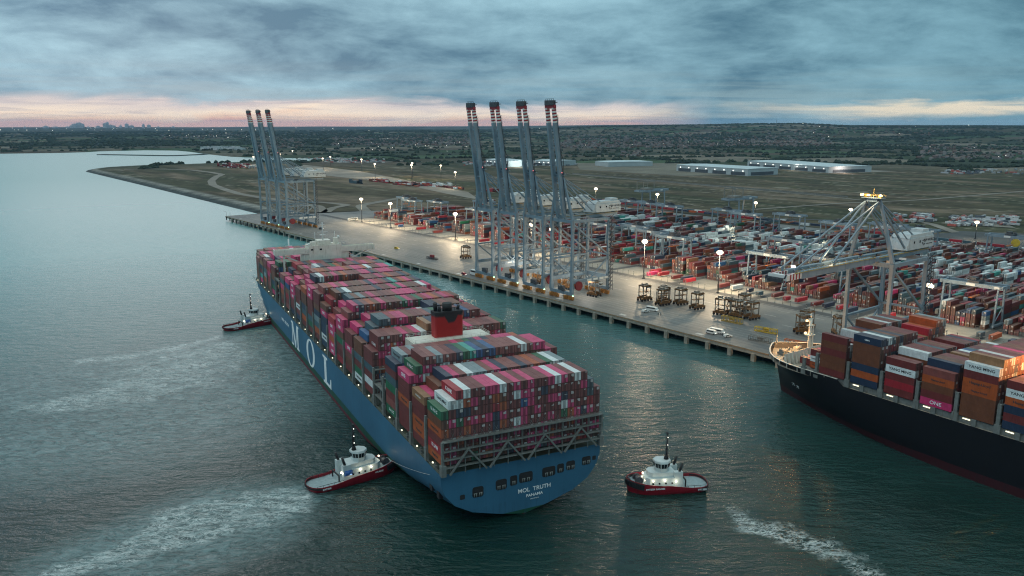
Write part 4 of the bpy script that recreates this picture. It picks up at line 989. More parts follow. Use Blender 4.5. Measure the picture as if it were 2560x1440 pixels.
    ms = mb.build('mast', M['black'], r)
    for zz_ in (13.8, 16.4, 19.2):
        o = MB().sphere((mx - .1, -.75 if style != 2 else .75, zz_), .17, 8, 5).build('mast_light', M['lamp_cool'], None); o.parent = ms
    for sg in (1, -1):
        MB().cyl((x0 - .6, sg * 3.0, 7.2), (x0 - 1.5, sg * 3.0, 10.2), .5, 10, .45).build('funnel', M['soot'], r)
    mb = MB(); wx = L * .36
    mb.cyl((wx, -1.5, 3.9), (wx, 1.5, 3.9), 1.0, 14); mb.cyl((wx, -1.8, 3.9), (wx, -1.5, 3.9), 1.5, 14); mb.cyl((wx, 1.5, 3.9), (wx, 1.8, 3.9), 1.5, 14); mb.box((wx, 0, 2.9), (2.4, 4.4, .9))
    mb.bar((wx + 3.2, -1.0, 2.6), (wx + 3.2, -1.0, 4.6), .4); mb.bar((wx + 3.2, 1.0, 2.6), (wx + 3.2, 1.0, 4.6), .4); mb.bar((wx + 3.2, -1.2, 4.6), (wx + 3.2, 1.2, 4.6), .4)
    mb.build('towing_winch', M['crane_dark'], r)
    mb = MB(); 
    for sg in (1, -1):
        xx = -L / 2 + 2.2
        while xx < x0 - 2: mb.bar((xx, sg * (B / 2 - .7), 1.1), (xx, sg * (B / 2 - .7), 2.6), .1); xx += 2.1
        mb.bar((-L / 2 + 2.2, sg * (B / 2 - .7), 2.6), (x0 - 2, sg * (B / 2 - .7), 2.6), .12)
    mb.bar((x0 - 3, -3, 1.2), (x0 - 3, -3, 3.8), .4); mb.bar((x0 - 3, 3, 1.2), (x0 - 3, 3, 3.8), .4); mb.bar((x0 - 3, -3, 3.8), (x0 - 3, 3, 3.8), .4)
    mb.build('deck_rail', M['black'], r)
    MB().cyl((x0 - 1.2, -4.2, 4.5), (x0 + 1.6, -4.2, 4.5), .9, 10).build('rescue_boat', mat('rescue boat blue', (0.02, 0.10, 0.32)), r)
    mb = MB()
    for sg in (1, -1):
        for i in range(4): mb.cyl((x0 + 2.2 + i * 2.3, sg * 3.55, 3.4), (x0 + 2.2 + i * 2.3, sg * 3.95, 3.4), .32, 10)
    mb.build('porthole', M['glass'], r)
    lamps = [(x0 + .9, -4.05, 4.0), (x0 + 5, -3.95, 4.6), (x0 + 9.2, -3.9, 4.6), (x0 + .9, 4.05, 4.0), (x0 + 5, 3.95, 4.6), (x0 + 9.2, 3.9, 4.6), (L * .30, 0, 6.2), (x0 - 1.8, -2.2, 4.4)]
    if style == 2: lamps += [(L * .285, -1.6, 4.0), (L * .285, 1.6, 4.0)]
    for p in lamps:
        MB().sphere(p, .34, 8, 5).build('floodlight', M['lamp_warm'], r)
        d_ = 1.0 if p[1] > 0 else -1.0
        lo = (p[0], p[1] + d_ * .9, p[2]) if abs(p[1]) > 1.7 else ((p[0] + .9, p[1], p[2] + .2) if p[0] > 0 else (p[0] - 1, p[1], p[2]))
        point('floodlight_beam', lo, 75, (1, .9, .66), .3, r)
    return r
t1 = make_tug('tugboat', 'dark red tug nudging the blue hull near its bow', (-167.5, 500), R(41.9), 36, 11.5, 0)
t2 = make_tug('tugboat', 'dark red tug with long grey aft deck pushing at the blue ship stern quarter', (-58.2, 274.0), R(34.6), 35, 11.5, 0)
t3 = make_tug('tugboat', 'stubby red tug with glowing deck lamps afloat astern between the ships', (55.0, 266.5), R(-171.7), 29.5, 12, 2)
for tt, nm in ((t1, 'SVITZER LONDON'), (t2, 'SVITZER'), (t3, 'SVITZER GANGES')):
    put_text(nm.split()[0], .8, M['letter'], tt, (-12.2 if tt is not t3 else -11, -5.98 if tt is not t3 else 6.25, 1.35), (1, 0, 0) if tt is not t3 else (-1, 0, 0), (0, 0, 1), .02, 1.1)
    put_text('HT VIGILANT' if tt is t2 else nm, .8, M['letter'], tt, (7.0, -5.65 if tt is not t3 else 6.2, 2.75) if tt is not t3 else (6.0, 6.1, 2.5), (1, -.04, .0) if tt is not t3 else (-1, 0, 0), (0, 0, 1), .02, 1.1)
# towing lines
def rope(name, p, q, label, sag=1.0):
    mb = MB(); p = Vector(p); q = Vector(q); pr = None
    for i in range(13):
        f = i / 12; c = p.lerp(q, f); c.z -= sag * 4 * f * (1 - f)
        if pr is not None: mb.cyl(pr, c, .045, 5)
        pr = c
    tag(mb.build(name, M['stripe_white']), label, 'rope')
rope('towing_line', (-46.5, 281.5, 4.4), Sw(6, 29.3, 17), 'thin pale towing line from the near tug up to the blue stern', .8)

# ================================================================== QUAY AND YARD
def quad_sheet(name, pts, z, m, kind='structure'):
    return tag(MB().add([(*p, z) for p in pts], [tuple(range(len(pts)))[::-1]]).build(name, m), kind=kind)
m = bpy.data.materials.new('worn concrete paving'); m.use_nodes = True; t = NT(m.node_tree)
b = t.n('ShaderNodeBsdfPrincipled'); t.n('ShaderNodeOutputMaterial', inp={0: b})
oc = t.n('ShaderNodeTexCoord').outputs['Object']; al = t.vrot(oc, -TH, (1, 1, 1))
n1 = t.noise(al, 0.02, 5, 0.6); n2 = t.noise(t.vmul(al, (0.25, 2.2, 1)), 0.12, 5, 0.65); n3 = t.noise(oc, 0.5, 4, 0.6)
c = t.mix(t.mr(n1, 0.35, 0.66), (0.10, 0.105, 0.105), (0.185, 0.18, 0.165))
c = t.mix(t.mr(n2, 0.5, 0.68, 0.0, 0.55), c, (0.08, 0.085, 0.085)); c = t.mix(t.mr(n3, 0.55, 0.75, 0.0, 0.4), c, (0.22, 0.21, 0.18))
bk = t.n('ShaderNodeTexBrick', offset=0.0); t.set(bk, 'Vector', al); bk.inputs['Scale'].default_value = 1.0; bk.inputs['Brick Width'].default_value = 15.0; bk.inputs['Row Height'].default_value = 9.0; bk.inputs['Mortar Size'].default_value = 0.14
c = t.mix(t.math('MULTIPLY', bk.outputs['Fac'], 0.35), c, (0.08, 0.08, 0.075))
t.set(b, 'Base Color', c); t.set(b, 'Roughness', t.mr(n2, 0.35, 0.7, 0.72, 0.50)); b.inputs['Specular IOR Level'].default_value = 0.5
M['paving'] = m
def q2(a, b): return Wq(a, b)[:2]
YZ = 6.0
# deck on piles + yard
mb = MB()
outline = [(0, 0), (2200, 0), (2200, 640), (1250, 620), (760, 505), (560, 505), (225, 500), (140, 330), (60, 180), (40, 100), (22, 58), (0, 54)]
vs = [(*q2(a, b_), YZ) for a, b_ in outline]
tri = bpy.data.meshes.new('paving'); 
import bmesh
bm = bmesh.new(); bv = [bm.verts.new(v) for v in vs]; f_ = bm.faces.new(bv); bmesh.ops.triangulate(bm, faces=[f_]); bmesh.ops.recalc_face_normals(bm, faces=bm.faces)
for f in bm.faces:
    if f.normal.z < 0: f.normal_flip()
bm.to_mesh(tri); bm.free(); tri.materials.append(M['paving'])
pav = tag(link('yard_pavement', tri), kind='structure')
wharf = empty('wharf', Wq(0, 0, 0), TH, label='long concrete quay deck edge carried on pale piles above dark water', cat='quay')
mb = MB(); mb.b2(0, 2200, -.05, .75, 3.6, 5.99); mb.b2(0, 2200, -.25, -.05, 5.3, 6.25); mb.b2(-.6, 0, 0, 54, 4.2, 6.2); mb.b2(0, 2200, 1.2, 41, 4.6, 5.2)
mb.build('deck_edge', M['concrete_pile'], wharf)
MB().b2(0, 2200, -.35, -.26, 5.55, 5.8).build('fender_rail', M['bogie'], wharf)
pm = MB().b2(-1.15, 1.15, -1.1, .9, -3, 4.4).mesh('pile', M['concrete_pile']); pm2 = MB().cyl((0, 9, -3), (0, 9, 4.6), .7, 8).cyl((0, 18, -3), (0, 18, 4.6), .7, 8).mesh('inner_pile', M['concrete_pile'])
for i in range(62):
    a = 24 + 15.45 * i; o = link('pile', pm, wharf, (a, 0, 0)); KIDS.setdefault(wharf.name, []).append(o)
for i in range(30): link('inner_pile', pm2, wharf, (24 + 30.9 * i, 0, 0))
fm = MB().b2(-1.2, 1.2, -.9, -.3, 1.2, 5.6).mesh('fender', M['black'])
for i in range(16): link('fender', fm, wharf, (5 + 12.6 * i, 0, 0))
# revetment: dark bank below the deck
MB().prismx([(30, -3), (44, 5.1), (46, 5.1), (46, -3)], 10, 2200).build('bank', mat('dark rock', (0.04, 0.04, 0.035), 0.9, bump=.2), wharf)
mb = MB(); mb.bar((1, 1, 6), (1, 1, 12), .2); mb.bar((6, 4, 6), (6, 4, 11), .2); mb.bar((1, 1, 12), (-3, -2, 13), .2)
mb.build('mooring_mast', M['ship_grey'], wharf)
# markings and crane rails
MK = mat('faded white paint', (0.46, 0.46, 0.43), 0.7, var=0.3, scale=0.3); RL = mat('crane rail steel', (0.05, 0.05, 0.055), 0.5, var=0.3); ASP = mat('asphalt', (0.055, 0.058, 0.06), 0.8, var=0.3, scale=0.05); LANE = mat('pale lane concrete', (0.24, 0.23, 0.20), 0.7, var=0.2, scale=0.08, dirt=(0.22, 0.2, 0.17))
mb = MB()
def strip(mb, a0, a1, b0, b1, z): mb.add([Wq(a0, b0, z), Wq(a1, b0, z), Wq(a1, b1, z), Wq(a0, b1, z)], [(0, 1, 2, 3)])
for bb in (8, 43): strip(mb, 2, 2200, bb - .35, bb + .35, YZ + .004)
strip(mb, 2, 2200, 12.5, 13.3, YZ + .004); strip(mb, 2, 2200, 47.6, 48.2, YZ + .004)
tag(mb.build('crane_rails', RL), kind='structure')
mb = MB()
for bb in (17, 21.5, 26, 30.5, 35): strip(mb, 10, 2200, bb - .1, bb + .1, YZ + .008)
for bb in (62, 78, 94):
    a = 60
    while a < 1300: strip(mb, a, a + 9, bb - .2, bb + .2, YZ + .008); a += 24
for a in np.arange(40, 1500, 62): strip(mb, a, a + 5, 3.6, 6.2, YZ + .008)
strip(mb, 60, 1500, 103.6, 104, YZ + .008)
tag(mb.build('pavement_markings', MK), kind='structure')
rng = random.Random(5)
# ---- yard blocks, stacks at right angles to the quay
def wq_ang(): return TH + math.pi / 2       # along b
AXB = tuple(E2); AXA = tuple(E1)
PALY = [('maroon', 34), ('brown', 28), ('dusty', 8), ('red', 9), ('magenta', 2), ('navy', 12), ('orange', 4), ('white', 4), ('slate', 12), ('green', 2), ('turquoise', 2), ('blue', 2), ('grey', 6), ('tan', 3)]
PALW_ = [('white', 50), ('grey', 14), ('maroon', 10), ('slate', 8), ('navy', 5), ('brown', 5), ('turquoise', 3), ('red', 4)]
def pal(p): a, b_ = zip(*p); return rng.choices(a, b_)[0]
N_SHIP = len(STUFF['col'])
BLK = 36.0; A0 = 138.0; NB = 27
blocks = []
for k in range(NB):
    a = A0 + BLK * k; b0 = 146.0
    b1 = float(np.interp(a, [138, 180, 230, 300, 420, 760, 1100], [190, 260, 330, 400, 430, 430, 430]))
    blocks.append((a, b0, b1))
    ns = int((b1 - b0) / 12.7); tall = 0.5 + .3 * rng.random()
    for sl in range(ns):
        for rw_ in range(9):
            base = vnoise(np.array([k * 1.7 + rw_ * .23]), np.array([sl * .31 + k * 3.1]), 3)[0]; n = int(max(0, min(5, round(1.2 + 5.4 * base * (tall + .1) + rng.uniform(-1.0, 1.0))))) if rng.random() > .06 else 0
            if a < 420: n = min(5, n + 1)
            reef = (9 <= sl < 17 and 380 < a < 900 and vnoise(np.array([k * .9]), np.array([sl * .35 + rw_ * .1]), 8)[0] > .42)
            split = rng.random() < .22
            for kk in range(n):
                col = pal(PALW_ if reef else PALY)
                aa = a + 3.6 + rw_ * 2.95; bb = b0 + 6.3 + sl * 12.7
                if split:
                    p = Wq(aa, bb - 3.1, YZ + 2.75 * kk); stuff_box(p, AXB, col, 6.06, 2.6); p = Wq(aa, bb + 3.1, YZ + 2.75 * kk); stuff_box(p, AXB, pal(PALY), 6.06, 2.6)
                else: stuff_box(Wq(aa, bb, YZ + 2.75 * kk), AXB, col, 12.19, 2.65)
STUFF['col'] = STUFF['col'][:N_SHIP] + [tuple(v * (.78 if min(c_) < .5 else .92) for v in c_) for c_ in STUFF['col'][N_SHIP:]]   # yard box colours turned down to darken the whole yard, pale ones least
# strips of asphalt for the gantry tracks, pale transfer lanes in front
mb = MB(); ml = MB()
for a, b0, b1 in blocks:
    strip(mb, a - 4.4, a + .8, 112, b1 + 25, YZ + .004); strip(ml, a + 1.5, a + 29.5, 113, 143, YZ + .004)
tag(mb.build('gantry_tracks', ASP), kind='structure'); tag(ml.build('transfer_lanes', LANE), kind='structure')
mb = MB(); strip(mb, 230, 2200, 462, 476, YZ + .006); strip(mb, 60, 2200, 102, 111.9, YZ + .002); tag(mb.build('yard_road', ASP), kind='structure')
# posts at the transfer lanes and loose containers on lanes
post_m = MB().cyl((0, 0, 0), (0, 0, 3.4), .16, 6).box((0, 0, 3.5), (.9, .5, .5)).mesh('lane_post', M['ship_grey'])
mbp = MB()
for a, b0, b1 in blocks:
    for j in range(5):
        p = Wq(a + 3 + 6 * j, 112.6); mbp.cyl(p, (p[0], p[1], p[2] + 3.2), .16, 5); mbp.box((p[0], p[1], p[2] + 3.3), (.9, .5, .5))
    for j in range(12):
        for bb in (144.6,): p = Wq(a + 1.5 + 2.5 * j, bb); mbp.cyl(p, (p[0], p[1], p[2] + 2.4), .07, 4)
    p = Wq(a + 1.5, 144.6, 8.2); q = Wq(a + 29, 144.6, 8.2); mbp.bar(p, q, .1)
tag(mbp.build('lane_barriers', M['ship_grey']), 'rows of thin posts and mesh barriers at the transfer lanes', 'barriers', kind='stuff')
lane = [(235, 128, 'maroon'), (252, 120, 'blue', 6.06), (286, 127, 'red'), (322, 126, 'maroon'), (410, 126, 'red'), (432, 128, 'red'), (640, 131, 'red'), (646, 121, 'magenta'), (652, 127, 'red'), (668, 125, 'maroon'), (676, 127, 'navy'), (683, 122, 'red'), (712, 126, 'maroon'), (722, 128, 'white'), (735, 126, 'navy', 6.06), (746, 122, 'slate', 6.06),
        (757, 128, 'maroon'), (768, 122, 'red', 6.06), (776, 127, 'red'), (790, 124, 'maroon'), (797, 126, 'navy'), (806, 128, 'red'), (814, 125, 'navy'), (838, 127, 'red'), (851, 121, 'red', 6.06), (893, 124, 'slate', 6.06), (900, 126, 'orange'), (911, 120, 'navy', 6.06), (919, 124, 'maroon'), (950, 124, 'red')]
for L_ in lane:
    ln = L_[3] if len(L_) > 3 else 12.19; stuff_box(Wq(L_[0], L_[1], YZ + 1.2), AXB, L_[2], ln, 2.6)
# railway and containers on wagons behind the yard
for row, (bb, a0, a1) in enumerate(((512, 120, 700), (518, 240, 760), (524, 120, 520))):
    a = a0
    while a < a1:
        if rng.random() < .78: stuff_box(Wq(a, bb + np.interp(a, [120, 760], [16, -14]), 7.2), AXA, pal([('maroon', 20), ('navy', 20), ('red', 12), ('brown', 8), ('white', 3), ('orange', 3), ('slate', 10)]), 12.19, 2.6)
        a += 13.6
mb = MB()
for bb in (509.5, 514.5, 521.5): mb.add([Wq(60, bb + 16, 6.01), Wq(760, bb - 14, 6.01), Wq(760, bb - 12.6, 6.01), Wq(60, bb + 17.4, 6.01)], [(0, 1, 2, 3)])
tag(mb.build('railway_track', mat('ballast and rail', (0.09, 0.075, 0.06), 0.9)), kind='structure')
# far yard (old port area, left behind the raised booms) and scattered heaps
def heap(cx, cy, n, sx, sy, ang, palx, hmax=3):
    c_, s_ = math.cos(ang), math.sin(ang)
    for _ in range(n):
        x, y = rng.uniform(-sx, sx), rng.uniform(-sy, sy); x = round(x / 13) * 13; y = round(y / 3) * 3
        for kk in range(rng.randint(1, hmax)): stuff_box((cx + x * c_ - y * s_, cy + x * s_ + y * c_, 4.6 + 2.7 * kk), (c_, s_), pal(palx), 12.19, 2.6)
RD = [('red', 30), ('maroon', 20), ('brown', 12), ('white', 12), ('navy', 4), ('orange', 4)]
heap(-800, 2340, 170, 62, 26, TH, RD, 4); heap(-735, 2290, 60, 30, 20, TH, [('white', 30), ('red', 8)], 3)
heap(-330, 1700, 16, 26, 6, TH, [('slate', 10), ('navy', 8)], 3); heap(-270, 1730, 30, 40, 16, TH, RD, 2); heap(-200, 1640, 50, 40, 20, TH, RD, 2); heap(-120, 1570, 40, 40, 12, TH, RD, 1); heap(-150, 1640, 26, 40, 18, TH, [('white', 8), ('grey', 5)], 2); heap(-40, 1500, 22, 30, 10, TH, RD, 2)
heap(-20, 1210, 30, 30, 8, TH, RD, 2); heap(-35, 1240, 20, 30, 8, TH, [('white', 10), ('grey', 6), ('maroon', 4)], 3)

# ================================================================== HIGH LIGHT MASTS
mast_proto = None
def light_mast(a, b_, top, label, power=34000, zg=YZ, xy=None, n=10, warm=(1, .76, .48)):
    p = Wq(a, b_, zg) if xy is None else (*xy, zg)
    r = empty('light_mast', p, TH, label=label, cat='light mast', group='tall floodlight masts')
    h = top - zg
    MB().cyl((0, 0, 0), (0, 0, h - .6), .48, 8, .22).box((0, 0, .6), (1.6, 1.6, 1.2)).build('pole', M['crane_dark'], r)
    mb = MB(); mb.cyl((0, 0, h - .8), (0, 0, h - .5), 1.6, 12); mb.build('head_frame', M['ship_grey'], r)
    lamp = MB()
    for i in range(n):
        an = 2 * math.pi * i / n; lamp.box((1.75 * math.cos(an), 1.75 * math.sin(an), h), (1.1, 1.1, 1.0), an); lamp.box((1.15 * math.cos(an), 1.15 * math.sin(an), h + .95), (.8, .8, .8), an); lamp.box((1.15 * math.cos(an), 1.15 * math.sin(an), h - .95), (.8, .8, .8), an)
    lamp.build('floodlight_ring', M['lamp_warm'], r)
    if power: point('mast_lamp', (0, 0, h - 2.2), power, warm, 1.6, r)
    return r
MS = [(174.5, 110, 35, 'farthest of the tall floodlight masts along the front of the yard'), (248, 109, 35, 'second floodlight mast from the far end of the quayside yard'), (378, 112, 34, 'floodlight mast standing alone between the two groups of raised cranes'),
      (649, 107, 36, 'floodlight mast just right of the four raised cranes'), (720.5, 108, 36, 'floodlight mast behind the row of parked straddle carriers'), (867, 112, 34, 'floodlight mast behind the lowered crane and black ship'),
      (505, 110, 35, 'floodlight mast half hidden among the legs of the raised cranes'), (1010, 112, 34, 'floodlight mast out at the right end of the yard'),
      (356.7, 452, 35, 'floodlight mast at the back of the yard right of the raised cranes'), (322, 372, 44, 'floodlight mast above the white machinery house of the nearest raised crane'), (240, 330, 35, 'floodlight mast glimpsed between the two middle raised booms'),
      (453, 534, 26, 'floodlight mast at the rear road by the grey overhead gantry'), (564, 570, 24, 'floodlight mast on the grass edge left of the lowered crane apex'), (716, 553, 24, 'floodlight mast beside the big car park'), (748, 610, 22, 'smaller lamp mast among the cars, right'), (768, 640, 22, 'last lamp mast at the right edge of the car park')]
for i, (a, b_, tp, lb) in enumerate(MS):
    light_mast(a, b_, tp, lb, (150000, 150000, 190000, 150000, 150000, 80000, 120000, 60000)[i] if i < 8 else 14000)
FM = [(-485, 586, 'distant mast over the gravel compound, second'), (-432.7, 630, 'distant mast right of the gravel compound pair'), (-585, 549, 'distant mast at the left end of the gravel compound'), (-206, 513, 'distant mast beside the lone blue gantry on the grass'), (-568, 639, 'distant mast behind the small red container heap'), (-1559, 772, 'distant mast left of the far cranes, high on the shore road'), (-934, 586, 'distant mast at the lorry park entrance'), (-1032, 655, 'distant mast in the middle of the lorry park'), (-820, 640, 'distant mast at the right end of the lorry park'), (-1300, 620, 'distant mast behind the booms of the far cranes'), (-1150, 480, 'distant mast above the red container heap on the point')]
for a, b_, lb in FM: light_mast(a, b_, 36, lb, 60000, 4.6)

# ================================================================== SHIP TO SHORE CRANES
def crane(name, label, group, a, boom_up=True):
    r = empty(name, Wq(a, 8, YZ), TH, label=label, cat='quay crane', group=group)
    C_, Dk = M['crane'], M['crane_dark']; X = 10.7
    # bogies
    for y in (0, 35):
        for sx in (-1, 1):
            mb = MB()
            for q in (-1, 1):
                cx = sx * 7.6 + q * 2.6
                mb.box((cx, y, 2.0), (4.0, 1.7, 1.5)); mb.box((cx - 1.1, y, 1.0), (1.5, 1.8, 1.1)); mb.box((cx + 1.1, y, 1.0), (1.5, 1.8, 1.1))
                for w_ in (-1.5, -.5, .5, 1.5): mb.cyl((cx + w_, y - .55, .45), (cx + w_, y + .55, .45), .42, 8)
            mb.box((sx * 7.6, y, 2.9), (5.2, 1.2, 1.0))
            for w_ in (-3, -1, 1, 3): mb.box((sx * 7.6 + w_, y - .9, 2.0), (.8, .7, 1.2))
            mb.build('bogie', M['bogie'], r)
    for y, nm in ((0, 'sill_beam'), (35, 'sill_beam')):
        MB().b2(-X - 1, X + 1, y - .8, y + .8, 3.4, 5.6).build(nm, C_, r)
    TOPZ = 56.0
    for sx in (-1, 1):
        mb = MB(); mb.bar((sx * X, 0, 5.4), (sx * X, 0, TOPZ), 1.5, 2.0); mb.bar((sx * X, 0, 5.5), (sx * (X), 0, 14), 2.6, 2.2, 1.5, 2.0); mb.bar((sx * X, 0, TOPZ - 8), (sx * X, 0, TOPZ), 1.55, 2.2, 2.2, 2.6)
        mb.build('waterside_leg', C_, r)
        mb = MB(); mb.bar((sx * X, 35, 5.4), (sx * X, 35, TOPZ), 1.5, 1.9); mb.bar((sx * X, 35, 11), (sx * X, 35, 17), 1.55, 2.6)
        mb.build('landside_leg', C_, r)
        mb = MB(); mb.bar((sx * X, 0, 27), (sx * X, 35, 27), 1.1); mb.build('portal_tie', C_, r)
        mb = MB(); mb.bar((sx * X, 1, TOPZ - 3), (sx * X, 35, 29), 1.0); mb.build('diagonal_brace', C_, r)
        mb = MB(); mb.bar((sx * X, 1, 26.5), (sx * X, 17.5, 13.8), .8); mb.bar((sx * X, 17.5, 13.8), (sx * X, 34, 26.5), .8); mb.build('v_brace', C_, r)
        MB().b2(sx * X - .7, sx * X + .7, 0, 35, 11.6, 14.0).build('portal_beam', C_, r)
        # upper frame beam linking legs at the top
        mb = MB(); mb.bar((sx * X, 0, TOPZ - 1), (sx * X, 35, TOPZ - 1), 1.2, 1.9); mb.build('top_beam', C_, r)
        mb = MB(); mb.bar((sx * X, 0, TOPZ), (sx * 3.4, -3, 86), 1.7, 1.8, 1.0, 1.0); mb.build('apex_leg', C_, r)
        mb = MB(); mb.bar((sx * 3.4, -3, 85), (sx * 3.6, 44, 60.5), .55); mb.bar((sx * 3.4, -2, 83), (sx * 3.6, 27, 59), .8); mb.bar((sx * 3.4, -2, 84), (sx * 3.6, 35, 59.5), .4); mb.build('backstay', C_, r)
        mb = MB(); mb.b2(sx * 3.4 - .8, sx * 3.4 + .8, -1, 50, 56.2, 58.6); mb.build('main_girder', C_, r)
        mb = MB()
        for zz in (59.6,):
            mb.bar((sx * 4.6, -1, zz), (sx * 4.6, 50, zz), .09); 
            for yy in range(0, 50, 4): mb.bar((sx * 4.6, yy, 58.6), (sx * 4.6, yy, zz), .09)
        mb.box((sx * 4.5, 24.5, 58.3), (.9, 50, .12)); mb.build('handrail', M['rail_yellow'], r)
    for y in (0, 35): MB().bar((-X, y, TOPZ - 1), (X, y, TOPZ - 1), 1.3, 2.0).build('cross_beam', C_, r)
    MB().bar((-X, 35, 29), (X, 35, 29), 1.0).build('cross_beam', C_, r); MB().b2(-X, X, 34.3, 35.7, 11.6, 14.2).build('cross_beam', C_, r)
    # sign plates on the portal beam
    for yy in (14, 20, 26, 31): MB().b2(X + .71, X + .78, yy, yy + 4.2, 12.0, 13.6).build('sign_plate', M['stripe_white'], r)
    MB().b2(-2.6, 2.6, -4.6, -1.4, 85, 86.6).b2(-5, 5, -5.2, -1, 86.6, 86.9).build('apex_head', C_, r)
    mb = MB()
    for x in (-5, -2.5, 0, 2.5, 5):
        for y in (-5.2, -1): mb.bar((x, y, 86.9), (x, y, 88.1), .1)
    mb.bar((-5, -5.2, 88.1), (5, -5.2, 88.1), .1); mb.bar((-5, -1, 88.1), (5, -1, 88.1), .1); mb.box((-3.4, -3, 87.7), (1.4, 1.6, 1.5)); mb.box((3.2, -3, 87.5), (1.6, 1.4, 1.2)); mb.bar((0, -3, 86.9), (0, -3, 91), .16)
    mb.build('apex_platform', M['crane_dark'] if boom_up else M['rail_yellow'], r)
    for x in (-4.2, 4.2):
        MB().box((x, -4.8, 88.4), (.5, .5, .5)).build('warning_light', M['lamp_red'] if boom_up else M['lamp_orange'], r)
    if not boom_up:
        for x in (-4.8, -1.5, 4.4): MB().box((x, -4.9, 88.0), (1.1, 1.1, .8)).build('floodlight', M['lamp_orange'], r)
        point('apex_lamp', (0, -7, 90), 6000, (1, .75, .45), .7, r)
    # machinery house
    mb = MB(); mb.b2(-5.2, 5.2, 27, 52.5, 59.2, 65.0); mb.prismx([(27, 65.0), (52.5, 65.0), (51, 66.6), (29, 66.6)], -4.6, 4.6); mb.b2(-3, 3, 44, 51, 66.6, 68.2)
    mb.prismx([(24.5, 59.2), (27, 59.2), (27, 64.6)], -5.0, 5.0); mh = mb.build('machinery_house', M['house_pale'], r)
    for yy in (31, 37): MB().b2(5.2, 5.28, yy, yy + 1.2, 62.2, 63.4).build('window', M['glass'], r)
    put_text('DP WORLD', 1.9, M['letter_dark'], mh, (5.24, 47.6, 63.0), (0, 1, 0), (0, 0, 1), .04, 1.05)
    put_text('London Gateway', .95, M['letter_dark'], mh, (5.24, 47.4, 61.2), (0, 1, 0), (0, 0, 1), .0, 1.0)
    mb = MB()   # round striped emblem
    for i in range(6):
        a0, a1 = 2 * math.pi * i / 6, 2 * math.pi * (i + .62) / 6
        mb.prismx([(41.6 + rr_ * math.cos(aa), 62.2 + rr_ * math.sin(aa)) for rr_, aa in ((1.7, a0), (1.7, (a0 + a1) / 2), (1.7, a1), (.5, a1 - .9))], 5.2, 5.28)
    mb.build('emblem', M['letter_dark'], r)
    put_text('DP WORLD', 1.9, M['letter_dark'], mh, (0, 52.55, 62.6), (-1, 0, 0), (0, 0, 1), .04, .9)
    # stair tower, cable reel, cab, trolley
    mb = MB(); x0, y0 = X + 1.6, 36.2
    for zz in range(4, 56, 3): mb.box((x0, y0, zz), (2.2, 2.8, .18)); mb.bar((x0 - .8, y0 - 1.2, zz), (x0 + .8, y0 + 1.2, zz + 3), .3)
    for dx, dy in ((-1, -1.3), (1, -1.3), (1, 1.3), (-1, 1.3)): mb.bar((x0 + dx, y0 + dy, 3), (x0 + dx, y0 + dy, 57), .2)
    mb.build('stair_tower', M['crane_dark'], r)
    mb = MB(); mb.cyl((X + .9, 5.2, 9.8), (X + 2.0, 5.2, 9.8), 3.3, 20); mb.build('cable_reel', M['reddark'], r)
    mb = MB(); mb.box((0, 16 if boom_up else 12, 57.6), (8.8, 5, 1.4)); mb.box((0, 16 if boom_up else 12, 55.3), (4, 4, 1.2)); mb.build('trolley', M['crane_dark'], r)
    MB().box((4.6, 10, 54.6), (2.4, 3.4, 2.8)).box((4.6, 8.4, 54.5), (2.2, .3, 2.2)).build('operator_cab', M['white'], r)
    MB().box((0, 0, 7.4), (4.6, 2.6, 3.0)).box((-2.5, .6, 6.5), (2, 2, 1.8)).box((2.6, -.4, 6.6), (2.6, 1.6, 2.2)).build('electrical_box', M['crane_dark'], r)
    # boom
    hinge = Vector((0, -1.2, 57.4)); L = 76.0
    d = Vector((0, -0.143, 0.9897)) if boom_up else Vector((0, -1, 0.0)); up = Vector((0, -.9897, -.143)) if boom_up else Vector((0, 0, 1))
    if boom_up: up = Vector((0, .9897, .143))
    for sx in (-1, 1):
        p = hinge + Vector((sx * 3.3, 0, 0)); q = p + d * (L - 11)
        mb = MB(); mb.bar(p, p + d * 5, 1.6, 1.4, 1.75, 3.2) ; mb.bar(p + d * 5, q, 1.75, 3.2); bm_ = mb.build('boom_girder', C_, r)
        for i in range(10):
            a_ = q + d * (i * 1.1); MB().bar(a_, a_ + d * 1.1, 1.8, 2.5).build('stripe_band', M['stripe_white'] if i % 2 == 0 else M['stripe_red'], r)
        mb = MB()
        for i in range(0, 34): 
            c0 = p + d * (4 + 2 * i) + up * 1.8 + Vector((sx * .9, 0, 0)); mb.bar(p + d * (4 + 2 * i) + up * 1.3 + Vector((sx * .9, 0, 0)), c0 + up * .6, .08)
        mb.bar(p + d * 3 + up * 2.4 + Vector((sx * .9, 0, 0)), p + d * 70 + up * 2.4 + Vector((sx * .9, 0, 0)), .1); mb.bar(p + d * 3 + up * 1.35 + Vector((sx * .9, 0, 0)), p + d * 70 + up * 1.35 + Vector((sx * .9, 0, 0)), .9, .12)
        mb.build('boom_walkway', M['crane_dark'] if boom_up else M['rail_yellow'], r)
    mb = MB()
    for f in (12, 24, 36, 48, 60): mb.bar(hinge + d * f + Vector((-3.3, 0, 0)), hinge + d * f + Vector((3.3, 0, 0)), .7)
    for f0 in range(6, 62, 6): mb.bar(hinge + d * f0 + Vector((-3.3, 0, 0)) + up, hinge + d * (f0 + 6) + Vector((3.3, 0, 0)) + up, .3)
    mb.build('boom_lacing', C_, r)
    tp = hinge + d * (L - .5)
    mb = MB(); mb.bar(tp + Vector((-4.6, 0, 0)), tp + Vector((4.6, 0, 0)), 2.2, 2.4); mb.build('tip_beam', M['stripe_red'] if boom_up else M['stripe_white'], r)
